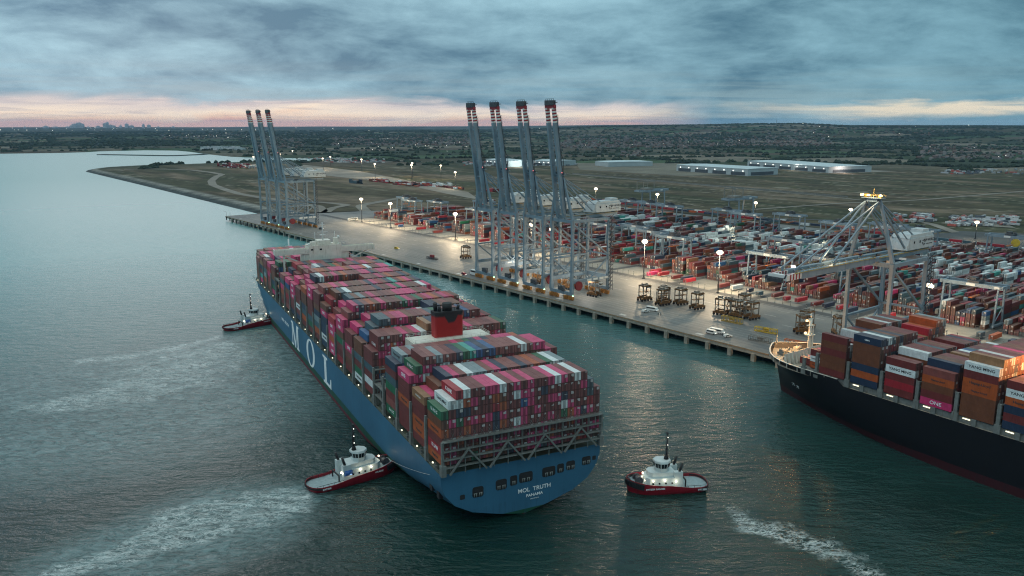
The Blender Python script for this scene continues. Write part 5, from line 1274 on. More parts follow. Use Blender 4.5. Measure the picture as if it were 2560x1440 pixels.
    mb = MB(); tc_ = tp + d * 2.6; mb.bar(tc_ + Vector((-4.2, 0, 0)), tc_ + Vector((4.2, 0, 0)), 2.6, 3.2) if boom_up else mb.bar(tc_ + Vector((-3.6, 0, -.8)), tc_ + Vector((3.6, 0, -.8)), 1.0, 2.0)
    for x in (-4, -2, 0, 2, 4): mb.bar(tc_ + Vector((x, 0, 0)), tc_ + Vector((x, 0, 0)) + d * 2.6, .22)
    mb.bar(tc_ + d * 2.6 + Vector((-4, 0, 0)), tc_ + d * 2.6 + Vector((4, 0, 0)), .22); mb.bar(tc_ + Vector((4.4, 0, 0)), tc_ + Vector((5.2, 0, 0)) + up * 2, .5)
    mb.build('tip_platform', M['crane_dark'], r)
    if boom_up:
        mb = MB()
        for sx in (-1, 1):
            apx = Vector((sx * 3.2, -3, 85)); h1 = hinge + Vector((sx * 3.3, 0, 0)) + d * 46 + up * 1.2; mb.bar(apx, h1.lerp(apx, .35) + up * 3, .3); mb.bar(h1.lerp(apx, .35) + up * 3, h1, .3)
        mb.build('folded_stay', M['crane_dark'], r)
    else:
        for sx in (-1, 1):
            for f, w_ in ((38, .7), (68, .6)):
                mb = MB(); mb.bar((sx * 3.2, -4, 85), hinge + Vector((sx * 3.3, 0, 3)) + d * f, w_); mb.bar(hinge + Vector((sx * 3.3, 0, 3)) + d * f, hinge + Vector((sx * 3.3, 0, 0)) + d * f, .9)
                mb.build('forestay', C_, r)
        point('boom_lamp', (0, -35, 62.5), 1800, (1, .8, .5), .5, r); MB().box((-2, -63, 60), (1.6, 1.0, .8)).build('floodlight', M['lamp_cool'], r)
    for q in ((X + 1.2, 0, 3.2),): MB().box(q, (.7, .7, .7)).build('travel_light', M['lamp_green'], r)
    # small lights hung under the portal that pool on the deck
    return r
NMS = ['farthest', 'second', 'third', 'nearest']
GRPM = 'four ship to shore cranes with raised booms in the middle'; GRPF = 'three distant ship to shore cranes with raised booms'
for i, a in enumerate((570.5, 600, 631, 661.5)):
    crane('quay_crane', ['leftmost of the four middle cranes, blue grey with boom raised', 'second from left of the four middle cranes, boom raised', 'third from left of the four middle cranes, boom raised', 'rightmost of the four middle cranes, its white machinery house fully in view'][i], GRPM, a)
for i, a in enumerate((117.5, 147.5, 176)):
    crane('quay_crane', ['leftmost of the three distant cranes with raised booms near the quay end', 'middle one of the three distant cranes near the quay end', 'rightmost of the three distant cranes near the quay end'][i], GRPF, a)
crane('quay_crane', 'crane with its boom lowered over the black ship, apex lamps glowing orange', 'ship to shore cranes working the black ship', 884, False)
crane('quay_crane', 'crane at the right edge showing only its red striped boom tip', 'ship to shore cranes working the black ship', 1010, False)
for a, pw in ((585, 9000), (600, 9000), (640, 9000), (670, 7000)): point('portal_lamp', Wq(a, 26, 18), pw, (1, .9, .75), .8)
# lit panel lamps hanging in the crane legs (bright spot between the legs)
l = tag(MB().sphere((0, 0, 0), 1.5, 10, 6).build('floodlight', M['lamp_warm']), 'round bright floodlight shining between the legs of the middle cranes', 'floodlight'); l.location = Wq(610, 43, 47)
tag(l, group=None)

# ================================================================== YARD GANTRY CRANES
def gantry():
    r = empty('yard_gantry_crane'); C_ = M['crane']; X = 15.6; H = 24.0
    for sx in (-1, 1):
        for sy in (-1, 1):
            MB().bar((sx * X, sy * 6.2, 1.2), (sx * X, sy * 4.6, H), .9, 1.1).build('leg', C_, r)
        MB().b2(sx * X - .7, sx * X + .7, -7.6, 7.6, .8, 2.2).build('sill_beam', C_, r)
        mb = MB(); mb.bar((sx * X, -6, 12), (sx * X, 6, 12), .6); mb.bar((sx * X, -6, 3), (sx * X, 5.2, 12), .4); mb.build('side_brace', C_, r)
        mb = MB()
        for y in (-6.6, -5, 5, 6.6): mb.cyl((sx * X - .3, y, .5), (sx * X + .3, y, .5), .5, 8)
        mb.build('wheel_set', M['crane_dark'], r)
    for sy in (-1, 1):
        MB().b2(-X - 2.6, X + 2.6, sy * 4.6 - .6, sy * 4.6 + .6, H - .2, H + 2.0).build('girder', C_, r)
    MB().b2(-X - 2, -X - .8, -5.4, 5.4, H, H + 1.6).b2(X + .8, X + 2, -5.4, 5.4, H, H + 1.6).build('end_tie', C_, r)
    mb = MB(); mb.box((1, 0, H + 2.6), (6.4, 9.4, 1.2)); mb.box((0, 0, H + 4.0), (3.6, 4.6, 1.8)); mb.box((3.2, 2.4, H + 3.8), (1.6, 2, 1.4)); mb.bar((-2, -3, H + 3), (-2, -3, H + 6), .3); mb.build('trolley', M['crane_dark'], r)
    mb = MB(); mb.box((1, 0, 17), (12.2, 2.2, .6), math.pi / 2); 
    for dx in (-1, 1):
        for dy in (-3, 3): mb.bar((1 + dx, dy * .6, H), (1 + dx, dy, 17.2), .07)
    mb.build('spreader', M['orange'], r)
    MB().b2(-2.6, 2.6, -5.28, -5.21, H + .1, H + 1.7).b2(X - 2.2, X + .6, -5.28, -5.21, H + .2, H + 1.6).build('sign_plate', M['stripe_white'], r)
    MB().b2(-X - 3.6, -X - 1.8, -5, 0, 3, 6).build('cable_cabinet', M['ship_grey'], r)
    return r
g0 = gantry(); first = [True]
def put_gantry(a, b_, label, over=None):
    o = g0 if first[0] else copy_tree(g0); first[0] = False
    o.location = Wq(a + 15.2, b_, YZ); o.rotation_euler = (0, 0, TH)
    if over is not None: pass
    tag(o, label, 'gantry crane', 'yard gantry cranes straddling the container stacks'); return o
gi = 0
for k, (a, b0, b1) in enumerate(blocks):
    fr = 158 + 16 * (k % 4) + (30 if k % 3 == 0 else 0); bk_ = b1 - 24 - 14 * (k % 3)
    if k % 5 != 4:
        put_gantry(a, fr, f'grey blue gantry crane nearer the water over the {ORD[k + 1]} container block from the far end' if k < 23 else f'gantry crane nearer the water, {ORD[NB - k]} block in from the right')
    if k >= 3 and k % 4 != 1:
        put_gantry(a, bk_, f'gantry crane at the inland end of the {ORD[k + 1]} container block from the far end' if k < 23 else f'gantry crane at the inland end, {ORD[NB - k]} block in from the right')
# tall rail gantries with cantilevers behind the yard
def rail_gantry(a, b_, label):
    r = empty('rail_gantry_crane', Wq(a, b_, YZ), TH, label=label, cat='gantry crane', group='rail terminal gantries'); C_ = M['crane']
    for sx in (-1, 1):
        for sy in (-1, 1): MB().bar((sx * 9, sy * 15, 1), (sx * 7, sy * 15, 27), 1.3, 1.4).build('leg', C_, r)
        MB().b2(sx * 5 - .9, sx * 5 + .9, -34, 26, 27, 29.6).build('girder', C_, r)
    for sy in (-1, 1): MB().b2(-8, 8, sy * 15 - .8, sy * 15 + .8, 25.4, 27).build('portal_beam', C_, r)
    MB().b2(-5, 5, -34, -32.6, 27.2, 29.4).b2(-5, 5, 24.6, 26, 27.2, 29.4).build('end_tie', C_, r)
    mb = MB(); mb.b2(-6, 6, -22, -8, 29.6, 32); 
    for x, y in ((-6, -28), (-6, -6), (6, -28), (6, -6)): mb.bar((x, y, 29.6), (x, y, 41), .7)
    mb.bar((-6, -28, 41), (-6, -6, 41), .8); mb.bar((6, -28, 41), (6, -6, 41), .8); mb.build('trolley', M['ship_grey'], r)
    MB().b2(5.95, 6.02, 8, 13, 27.4, 29.2).build('sign_plate', M['stripe_white'], r)
rail_gantry(455, 500, 'grey rail gantry with raised frame at the grass edge, right of the raised cranes'); rail_gantry(300, 508, 'grey rail gantry behind the white machinery house of the nearest raised crane')
r_ = empty('rail_gantry_crane', (-20, 1480, 4.6), TH + .3, label='small pale gantry frame standing alone by the distant gravel compound', cat='gantry crane')
for sx in (-1, 1):
    for sy in (-1, 1): MB().bar((sx * 5, sy * 4, 0), (sx * 5, sy * 4, 30), .9).build('leg', M['crane'], r_)
    MB().bar((sx * 5, -4, 30), (sx * 5, 4, 30), .9).build('top_beam', M['crane'], r_); MB().bar((-5, sx * 4, 18), (5, sx * 4, 18), .8).build('cross_beam', M['crane'], r_)
MB().bar((-5, -4, 30), (5, -4, 30), .9).bar((-5, 4, 30), (5, 4, 30), .9).build('girder', M['crane'], r_)

# ================================================================== STRADDLE CARRIERS
def straddle():
    r = empty('straddle_carrier'); O_ = mat('straddle orange brown', (0.16, 0.075, 0.02), 0.6, var=0.4, scale=1.0, dirt=(0.03, 0.025, 0.02)); S_ = mat('straddle steel', (0.16, 0.15, 0.13), 0.6, var=0.3, scale=1.0)
    for sy in (-1, 1):
        MB().b2(-4.6, 4.6, sy * 2.4 - .4, sy * 2.4 + .4, 1.5, 2.6).box((0, sy * 2.4, 3.0), (5.6, .9, .9)).build('side_frame', O_, r)
        for x in (-3.9, -1.4, 1.4, 3.9): MB().cyl((x, sy * 2.4 - .32, .85), (x, sy * 2.4 + .32, .85), .85, 12).build('wheel', M['black'], r)
        for x in (-3.2, 3.2): MB().bar((x, sy * 2.4, 2.4), (x, sy * 2.4, 10.4), .45, .5).build('column', S_, r)
        MB().bar((-3.6, sy * 2.4, 10.5), (3.6, sy * 2.4, 10.5), .55, .6).build('top_rail', O_, r)
    for x in (-3.2, 3.2): MB().bar((x, -2.6, 10.7), (x, 2.6, 10.7), .6, .7).build('cross_beam', O_, r)
    MB().box((0, 0, 11.3), (6.6, 4.2, .35)).box((-1, 0, 11.9), (2.6, 2.4, .9)).box((2, 1, 11.8), (1.2, 1.2, .8)).build('engine_deck', S_, r)
    MB().box((4.4, 1.6, 9.3), (1.7, 1.7, 2.1)).box((4.4, 1.6, 10.6), (2.0, 2.0, .3)).build('cab', M['white'], r)
    MB().box((4.6, 1.6, 9.4), (1.72, 1.72, 1.0)).build('window', M['glass'], r)
    MB().box((0, 0, 6.6), (7.8, 2.2, .45)).bar((-2.6, -.9, 6.7), (-2.6, -1.2, 10.5), .1).bar((2.6, .9, 6.7), (2.6, 1.2, 10.5), .1).build('spreader', O_, r)
    MB().bar((-3.2, -2.4, 3.2), (0, -2.4, 10.2), .16).bar((3.2, 2.4, 3.2), (0, 2.4, 10.2), .16).build('ladder', S_, r)
    return r
s0 = straddle(); sfirst = [True]
for a, b_, rz, lb in ((704.3, 47.5, 1.4, 'parked straddle carrier at the left end of the apron row, pale roof'), (721.5, 46.5, 1.45, 'straddle carrier in front of the first clustered pair on the apron'), (717, 53, 1.2, 'straddle carrier standing behind the front one of the first cluster'), (728, 57.5, 1.35, 'straddle carrier just right of the first cluster'),
                      (743.8, 55.5, 1.4, 'straddle carrier standing alone mid apron between two clusters'), (764, 54.5, .25, 'straddle carrier at the left of the tight group on the apron'), (769, 57.5, 1.5, 'straddle carrier in the middle of the tight group'), (775, 56.5, .1, 'straddle carrier second from the right in the tight group'), (783.5, 60, 1.4, 'straddle carrier at the right of the tight group with orange wheels lit'), (766, 76, 1.45, 'straddle carrier behind the tight group'),
                      (479.6, 53.5, 1.4, 'lone straddle carrier on the bright apron left of the middle cranes'), (823, 53.5, .9, 'straddle carrier by the bow mast of the black ship'), (818, 66, 1.4, 'straddle carrier behind the one by the bow mast'), (838, 67, 2.4, 'straddle carrier with red lamps just behind the black bow'), (610, 30, .1, 'straddle carrier under the second middle crane'), (640, 33, .1, 'straddle carrier under the third middle crane'), (672, 30, .1, 'straddle carrier under the rightmost middle crane')):
    o = s0 if sfirst[0] else copy_tree(s0); sfirst[0] = False
    o.location = Wq(a, b_, YZ + .01); o.rotation_euler = (0, 0, TH + rz); tag(o, lb, 'straddle carrier', 'straddle carriers on the apron')
# ================================================================== VEHICLES on the apron
def vehicle(name, L, Wd, H, col, label, cat, a, b_, rz, bus=False):
    r = empty(name, Wq(a, b_, YZ + .01), TH + rz, label=label, cat=cat, group='white vehicles parked on the apron')
    mb = MB(); prof = [(-L / 2, .45), (L / 2, .45), (L / 2, H * .52), (L / 2 - (.4 if bus else 1.1), H * .56), (L / 2 - (.7 if bus else 1.9), H), (-L / 2 + .3, H), (-L / 2, H * .7)]
    mb.prismy([(x, z) for x, z in prof], -Wd / 2, Wd / 2); mb.build('body', col, r)
    mb = MB()
    for sy in (-1, 1): mb.b2(-L / 2 + .8, L / 2 - (1.2 if bus else 2.1), sy * Wd / 2 - .03, sy * Wd / 2 + .03, H * .58, H * .86)
    mb.build('window', M['glass'], r)
    for x in (-L / 2 + 1.0, L / 2 - 1.1):
        for sy in (-1, 1): MB().cyl((x, sy * (Wd / 2 - .12) - .14, .4), (x, sy * (Wd / 2 - .12) + .14, .4), .4, 10).build('wheel', M['black'], r)
    mb = MB()
    for sy in (-1, 1): mb.box((L / 2, sy * Wd * .34, H * .36), (.12, .4, .25))
    mb.build('headlight', M['lamp_cool'], r)
    return r
vehicle('minibus', 8.5, 2.4, 2.8, M['white'], 'larger white minibus of the left pair by the quay', 'minibus', 728.5, 28, .2, True); vehicle('car', 4.9, 2.0, 1.8, M['white'], 'white van parked beside the left minibus', 'van', 729, 21.5, 1.35)
vehicle('minibus', 9, 2.4, 2.8, M['white'], 'white bus nearest the quay edge near the black bow', 'minibus', 791.3, 14.6, .15, True); vehicle('minibus', 6.6, 2.2, 2.5, M['white'], 'shorter white minibus alongside the quay edge bus', 'minibus', 790.5, 10.5, .1, True); vehicle('car', 4.8, 2.0, 1.7, M['white'], 'white car with open boot right of the two quay edge buses', 'car', 801, 12.2, 1.2)
vehicle('truck', 9, 2.8, 4.6, M['white'], 'white lorry with lights on at the foot of the leftmost middle crane', 'lorry', 553, 10.5, 0, True); vehicle('car', 5, 2.0, 1.8, M['red'] if 'red' in M else M['tug_red'], 'red car with bright headlamps by the quay edge', 'car', 546, 5.0, 0)
vehicle('car', 5.2, 2.2, 2.2, M['yellow'], 'small yellow van on the open apron', 'van', 392.5, 32, .3); vehicle('truck', 14, 2.8, 3.4, M['white'], 'white lorry parked at the far end of the transfer lanes', 'lorry', 150, 110, 1.5, True); vehicle('car', 5, 2.2, 2.6, M['crane_dark'], 'dark tractor near the far cranes', 'tractor', 206, 40, .8)
def spreader_frame(name, a, b_, rz, col, label, L=13, h=2.6, cargo=None):
    r = empty(name, Wq(a, b_, YZ + .01), TH + rz, label=label, cat='spreader frame', group='spreader frames lying on the apron')
    mb = MB()
    for y in (-1.2, 1.2):
        mb.bar((-L / 2, y, .3), (L / 2, y, .3), .4); mb.bar((-L / 2, y, h), (L / 2, y, h), .35)
        for i in range(7): x = -L / 2 + L * i / 6; mb.bar((x, y, .2), (x, y, h), .25)
    for x in (-L / 2, 0, L / 2): mb.bar((x, -1.3, h), (x, 1.3, h), .35); mb.bar((x, -1.3, .3), (x, 1.3, .3), .35)
    mb.box((0, 0, h * .7), (3, 2, 1.1)); mb.build('frame', col, r)
    if cargo: MB().box((0, 0, h + 1.2), (4, 2.4, 2.2)).build('crate', cargo, r)
spreader_frame('spreader_frame', 808.5, 38.5, .2, M['yellow'], 'rusty yellow spreader frame lying by the black bow'); spreader_frame('spreader_frame', 818.5, 18.5, .2, M['ship_grey'], 'grey lattice spreader frame near the quay edge'); spreader_frame('spreader_frame', 781, 43, .05, M['rail_yellow'], 'yellow spreader frame in front of the straddle carrier group', 14, 3.2)
spreader_frame('spreader_frame', 836, 27, .2, M['orange'], 'orange and green spreader frame close behind the black bow'); spreader_frame('spreader_frame', 464, 27, .1, M['crane_dark'], 'dark spreader with a maroon crate on the open apron', 14, 1.6, M['reddark'])
mb = MB(); mb.box((0, 0, 2.6), (9, 3.2, 2.4)); mb.box((-2.6, 0, 4.4), (2.4, 2.4, 2.2)); mb.bar((3, 0, 3.5), (8, 0, 5.0), .9)
r_ = empty('reach_stacker', Wq(862, 131, YZ), TH + .4, label='bright orange reach stacker working between the container blocks', cat='reach stacker')
mb.build('body', M['orange'], r_)
for x in (-3, 3):
    for sy in (-1, 1): MB().cyl((x, sy * 1.6 - .4, .9), (x, sy * 1.6 + .4, .9), .9, 12).build('wheel', M['black'], r_)
def person_mesh():
    mb = MB(); mb.loft([[(r * math.cos(a) * 1.15, r * .8 * math.sin(a), z) for a in np.linspace(0, 2 * math.pi, 9)[:-1]] for z, r in ((0, .10), (.1, .12), (.45, .13), (.85, .17), (1.05, .19), (1.35, .23), (1.48, .16), (1.54, .07), (1.6, .10), (1.7, .11), (1.8, .05))], closed=True, caps=True)
    for s_ in (-1, 1): mb.cyl((s_ * .24, 0, 1.42), (s_ * .30, .05, .85), .06, 6, .04)
    return mb
for a, b_, lb in ((740, 21.3, 'person in dark work clothes standing right of the left minibus'), (741.5, 22, 'person in pale jacket beside the darker dressed one'), (798, 11.7, 'person in dark clothes between the bus and the open car'), (797, 12.6, 'second person by the open car near the buses')):
    o = person_mesh().build('person', M['crane_dark'] if 'dark' in lb or 'second' in lb else M['stripe_white']); tag(o, lb, 'person'); o.location = Wq(a, b_, YZ + .01)

# ================================================================== BEYOND THE YARD
def shed(name, corners, h, label, bays, roofh=1.2, lights=6):
    """corners: near-left, near-right(front corner), far-right; rectangle completed"""
    A, B, Cc = [np.array(c, float) for c in corners]; ux = (B - A); Lx = np.linalg.norm(ux); ux /= Lx; uy = np.array([-ux[1], ux[0]]); 
    if (Cc - B) @ uy < 0: uy = -uy
    Ly = abs((Cc - B) @ uy); ang = math.atan2(ux[1], ux[0]); sg = 1 if (uy @ np.array([-ux[1], ux[0]])) > 0 else -1
    r = empty(name, (A[0], A[1], 4.4), ang, label=label, cat='warehouse', group='pale warehouses on the plain')
    y1 = sg * Ly; MB().b2(0, Lx, min(0, y1), max(0, y1), -1, h).build('wall', M['wall_pale'], r)
    MB().b2(-.6, Lx + .6, min(0, y1) - .6, max(0, y1) + .6, h, h + .9).prismx([(min(0, y1), h + .9), (max(0, y1), h + .9), ((y1) / 2, h + .9 + roofh)], 0, Lx).build('roof', M['roof_pale'], r)
    f = -sg * .25
    for i in range(bays):
        x0 = Lx * (i + .12) / bays; x1 = Lx * (i + .86) / bays; MB().b2(x0, x1, min(f, 0), max(f, 0), 1, h * .55).build('loading_bay', M['wall_dark'], r)
    for i in range(lights):
        MB().box((Lx * (i + .5) / lights, f * 3, h * .7), (2.2, .8, 1.6)).build('wall_light', M['lamp_cool'], r)
    MB().b2(Lx, Lx + .25, min(y1 * .1, y1 * .85), max(y1 * .1, y1 * .85), 1, h * .55).build('side_panel', M['wall_dark'] if bays > 3 else M['wall_pale'], r)
    return r
shed('warehouse', [(247, 2417), (277, 2337), (396, 2435)], 13, 'plain white warehouse farthest left of the three, no lamps', 0, 1, 0)
shed('warehouse', [(433, 2135), (562, 1931), (655, 1984)], 16, 'wide pale warehouse with dark loading bays in front of the longer lit one', 4, 1.5, 8)
shed('warehouse', [(690, 2380), (800, 2050), (925, 2100)], 15, 'long brightly lit white warehouse behind and right of the others', 5, 1.5, 10)
r_ = shed('warehouse', [(-80, 2480), (-11, 2335), (60, 2370)], 16, 'lit logistics hall behind the raised booms, left part', 3, 1.5, 6)
shed('warehouse', [(62, 2440), (127, 2380), (204, 2440)], 14, 'lit logistics hall behind the raised booms, right part', 2, 1.5, 5)
point('yard_lamp', (760, 2170, 22), 60000, (1, .95, .85), 2); point('yard_lamp', (840, 2045, 16), 30000, (1, .8, .7), 2); point('yard_lamp', (20, 2330, 20), 60000, (.9, 1, .95), 2)
# roads and bare ground
RP = mat('pale gravel', (0.20, 0.18, 0.15), 0.9, var=0.25, scale=0.02, dirt=(0.16, 0.15, 0.12))
def road(name, pts, w_, m, z=4.9):
    pts = [np.array(p, float) for p in pts]; 
    dense = []
    for i in range(len(pts) - 1):
        for k in range(6): dense.append(pts[i] + (pts[i + 1] - pts[i]) * k / 6)
    dense.append(pts[-1]); sm_ = [dense[0]] + [(dense[i - 1] + dense[i] * 2 + dense[i + 1]) / 4 for i in range(1, len(dense) - 1)] + [dense[-1]]
    vs = []; 
    for i, p in enumerate(sm_):
        d = sm_[min(i + 1, len(sm_) - 1)] - sm_[max(i - 1, 0)]; d /= np.linalg.norm(d); n_ = np.array([-d[1], d[0]])
        vs += [(*(p + n_ * w_ / 2), z), (*(p - n_ * w_ / 2), z)]
    fs = [(2 * i, 2 * i + 1, 2 * i + 3, 2 * i + 2) for i in range(len(sm_) - 1)]
    return tag(MB().add(vs, fs).build(name, m), kind='structure')
GG = lambda u, v: tuple(ground_at(u, v, 4.9))
road('path', [GG(740, 505), GG(660, 495), GG(600, 485), GG(560, 473), GG(532, 462), GG(528, 452), GG(540, 442), GG(556, 436), GG(530, 431), GG(480, 425), GG(380, 422), GG(310, 424)], 16, RP)
road('path', [GG(800, 540), GG(830, 520), GG(870, 512), GG(800, 505), GG(740, 505)], 14, RP)
road('path', [Wq(30, 70)[:2], Wq(20, 130)[:2], Wq(-60, 160)[:2], Wq(-130, 150)[:2]], 18, RP); road('path', [Wq(60, 178)[:2], Wq(-30, 215)[:2], Wq(-100, 330)[:2]], 16, RP, 4.96)
road('road', [GG(1390, 432), GG(1500, 442), GG(1700, 458), GG(1880, 475), GG(2030, 487), GG(2150, 500)], 9, RP); road('road', [GG(1880, 524), GG(2100, 508), GG(2300, 500), GG(2420, 490), GG(2560, 478), GG(2800, 455)], 9, RP, 4.95)
road('road', [GG(1560, 505), GG(1700, 522), GG(1880, 545), GG(2140, 552), GG(2300, 575), GG(2560, 585), GG(2900, 610)], 9, ASP, 4.97)
road('road', [GG(2240, 545), GG(2330, 560), GG(2400, 585), GG(2560, 592)], 12, RP, 5.0)
comp = [GG(760, 412), GG(900, 428), GG(1170, 480), GG(1200, 500), GG(1120, 485), GG(980, 455), GG(860, 444), GG(700, 425)]
quad_sheet('compound_ground', comp[::1], 4.93, RP); quad_sheet('lorry_park_ground', [GG(790, 404), GG(830, 396), GG(960, 396), GG(1010, 402), GG(960, 406), GG(850, 408)], 4.94, RP)
quad_sheet('bare_ground', [GG(1960, 408), GG(2150, 424), GG(2240, 428), GG(2150, 432)], 4.95, RP); quad_sheet('bare_ground', [GG(1440, 408), GG(1700, 408), GG(1960, 436), GG(1700, 440), GG(1450, 424)], 4.96, mat('bare brown earth', (0.15, 0.135, 0.10), 0.95, var=0.3, scale=0.01))
quad_sheet('car_park', [GG(2230, 592), GG(2600, 640), GG(2600, 588), GG(2400, 580)], 5.02, ASP); quad_sheet('bare_ground', [GG(2370, 560), GG(2540, 570), GG(2480, 545), GG(2400, 540)], 5.03, RP)
# parked cars (many): the largest as things
def car_obj():
    mb = MB(); mb.prismy([(-2.2, .3), (2.2, .3), (2.25, .85), (1.3, .98), (.7, 1.45), (-1.3, 1.45), (-2.1, .95)], -.9, .9); return mb
carms = [car_obj().mesh('parked_car', mat('car ' + n_, c_, 0.3, var=0.05)) for n_, c_ in (('white', (.6, .6, .6)), ('silver', (.35, .38, .4)), ('black', (.02, .02, .025)), ('blue', (.04, .08, .2)), ('red', (.3, .02, .03)))]
cn_ = ['white', 'silver', 'black', 'dark blue', 'red']; cnt = 0
for row in range(9):
    for j in range(34):
        if rng.random() < .22: continue
        u = 2270 + j * 9.0 + row * 3; v = 593 + row * 3.6 + j * .9
        if u > 2570 or cnt >= 230: continue
        ci = rng.choices(range(5), [8, 6, 5, 3, 2])[0]; g_ = ground_at(u, v, 5.05); o = link('parked_car', carms[ci], None, (g_[0], g_[1], 5.05), TH + math.pi / 2 + rng.uniform(-.05, .05)); cnt += 1
        tag(o, f'{cn_[ci]} car parked in the big car park behind the yard at the right', 'car', f'{cn_[ci]} cars in the car park')
# ================================================================== DISTANT COUNTRYSIDE
def lumps(name, P, Rr, Hh, m, label, seed=3):
    """many rough crowns, each a jittered low dome"""
    rg = np.random.default_rng(seed); n = len(P); k = 7; rings = [(0.0, 1.0), (0.45, 1.05), (0.8, .72), (1.0, .15)]
    ang = np.linspace(0, 2 * np.pi, k, endpoint=False); V = []
    for zf, rf in rings:
        jr = rg.uniform(.72, 1.28, (n, k)); x = P[:, 0:1] + np.cos(ang)[None] * Rr[:, None] * rf * jr; y = P[:, 1:2] + np.sin(ang)[None] * Rr[:, None] * rf * jr
        z = P[:, 2:3] + Hh[:, None] * zf * rg.uniform(.85, 1.15, (n, k)); V.append(np.stack([x, y, z], -1))
    V = np.concatenate(V, 1); nb = 4 * k; F = []
    for r_ in range(3):
        for j in range(k): F.append((r_ * k + j, r_ * k + (j + 1) % k, (r_ + 1) * k + (j + 1) % k, (r_ + 1) * k + j))
    F.append((3 * k, 3 * k + 1, 3 * k + 2, 3 * k + 3)); F.append((3 * k + 3, 3 * k + 4, 3 * k + 5, 3 * k + 6)); F.append((3 * k, 3 * k + 3, 3 * k + 6, 3 * k + 6)[:4])
    F = F[:-1]; F = np.array(F); FF = (F[None] + nb * np.arange(n)[:, None, None]).reshape(-1, 4)
    me = fast_mesh(name, V.reshape(-1, 3), FF, [m], smooth=False); o = link(name, me); return tag(o, label, 'trees', kind='stuff')
rg = np.random.default_rng(5)
N = 150000
u_ = rg.uniform(-150, 2750, N); d_ = np.exp(rg.uniform(np.log(1900), np.log(12500), N)); azr = np.arctan((u_ - 1280) / FPX * .98)
Pp = np.column_stack([np.sin(azr) * d_, np.cos(azr) * d_]); sd_ = sdist(Pp, coast)
idc, edge = field_cells(Pp); woodn = fbm(Pp[:, 0] / 1300, Pp[:, 1] / 700, 4, 41); wooded = (smooth(woodn, 0.50, 0.60) * smooth(d_, 3600, 4600)) > .45
hedge = (edge < 0.05) & (d_ > 2450); rel = Pp - Q0; 
keep = (sd_ > 25) & ((hedge & (rg.random(N) < .9)) | (wooded & (rg.random(N) < .30)))
inwh = (Pp[:, 0] > 150) & (Pp[:, 0] < 1000) & (Pp[:, 1] < 2520)
keep &= ~inwh; Pt = Pp[keep]; dt = d_[keep]; print('trees', len(Pt))
if len(Pt) > 15000: sel = rg.choice(len(Pt), 15000, replace=False); Pt = Pt[sel]; dt = dt[sel]
zt_ = terrain_h(Pt); Rt = rg.uniform(5, 10, len(Pt)) * (1 + smooth(dt, 4000, 11000) * 1.4); Ht = rg.uniform(5, 10, len(Pt)) * (1 + smooth(dt, 5000, 11000) * .3)
mt = mat('dark foliage', (0.038, 0.056, 0.040), 0.95, var=0.4, scale=0.01, spec=.1)
lumps('distant_trees', np.column_stack([Pt, zt_ - .5]), Rt, Ht, mt, 'dark hedgerows and woods across the distant plain')
# nearer bushes as individual things
bm_ = None
spots = [GG(x, y) for x, y in ((1300, 493), (870, 470), (866, 452), (2320, 447), (2440, 420), (1990, 480), (900, 383), (1075, 395), (1090, 392), (1050, 383), (330, 352), (2540, 440), (2470, 432), (2380, 436))]
for i, (x, y) in enumerate(spots[:0]): pass
# villages: small pale houses with a scatter of lamps
hs = []; lt = []
def village(u0, u1, v0, v1, n, nl):
    for _ in range(n):
        u, v = rng.uniform(u0, u1), rng.uniform(v0, v1); g_ = ground_at(u, v, 5); hs.append(g_)
    for _ in range(int(nl * .6)):
        u, v = rng.uniform(u0, u1), rng.uniform(v0, v1); g_ = ground_at(u, v, 5); lt.append((g_[0], g_[1]))
village(830, 1200, 343, 366, 420, 34); village(1380, 1720, 346, 372, 600, 20); village(1700, 2080, 346, 368, 500, 20); village(2300, 2560, 366, 400, 160, 14); village(2000, 2400, 340, 352, 120, 18); village(640, 760, 346, 372, 120, 12)
village(400, 620, 338, 352, 120, 22); village(0, 640, 322, 330, 0, 70); village(700, 2500, 322, 334, 40, 40); village(900, 1180, 366, 385, 0, 34); village(1560, 1600, 380, 392, 30, 3)
hs = np.array(hs); cell = np.round(hs / 30) * 30; _, ui = np.unique(cell, axis=0, return_index=True); hs = cell[ui]; hz_ = terrain_h(hs)
nh = len(hs); dist_ = np.hypot(hs[:, 0], hs[:, 1]); sz = np.column_stack([rg.uniform(5, 11, nh), rg.uniform(4, 5, nh), rg.uniform(2.6, 4, nh)]); an_ = rg.uniform(0, np.pi, nh)
pc = np.array([(.17, .16, .15), (.13, .10, .09), (.11, .08, .06), (.24, .24, .23), (.20, .20, .21), (.16, .10, .08), (.25, .22, .20)])[rg.integers(0, 7, nh)]
hm3 = bpy.data.materials.new('house walls and tiles'); hm3.use_nodes = True; t = NT(hm3.node_tree); b = t.n('ShaderNodeBsdfPrincipled'); t.n('ShaderNodeOutputMaterial', inp={0: b}); t.set(b, 'Base Color', t.n('ShaderNodeAttribute', attribute_name='Col').outputs[0]); b.inputs['Roughness'].default_value = .8
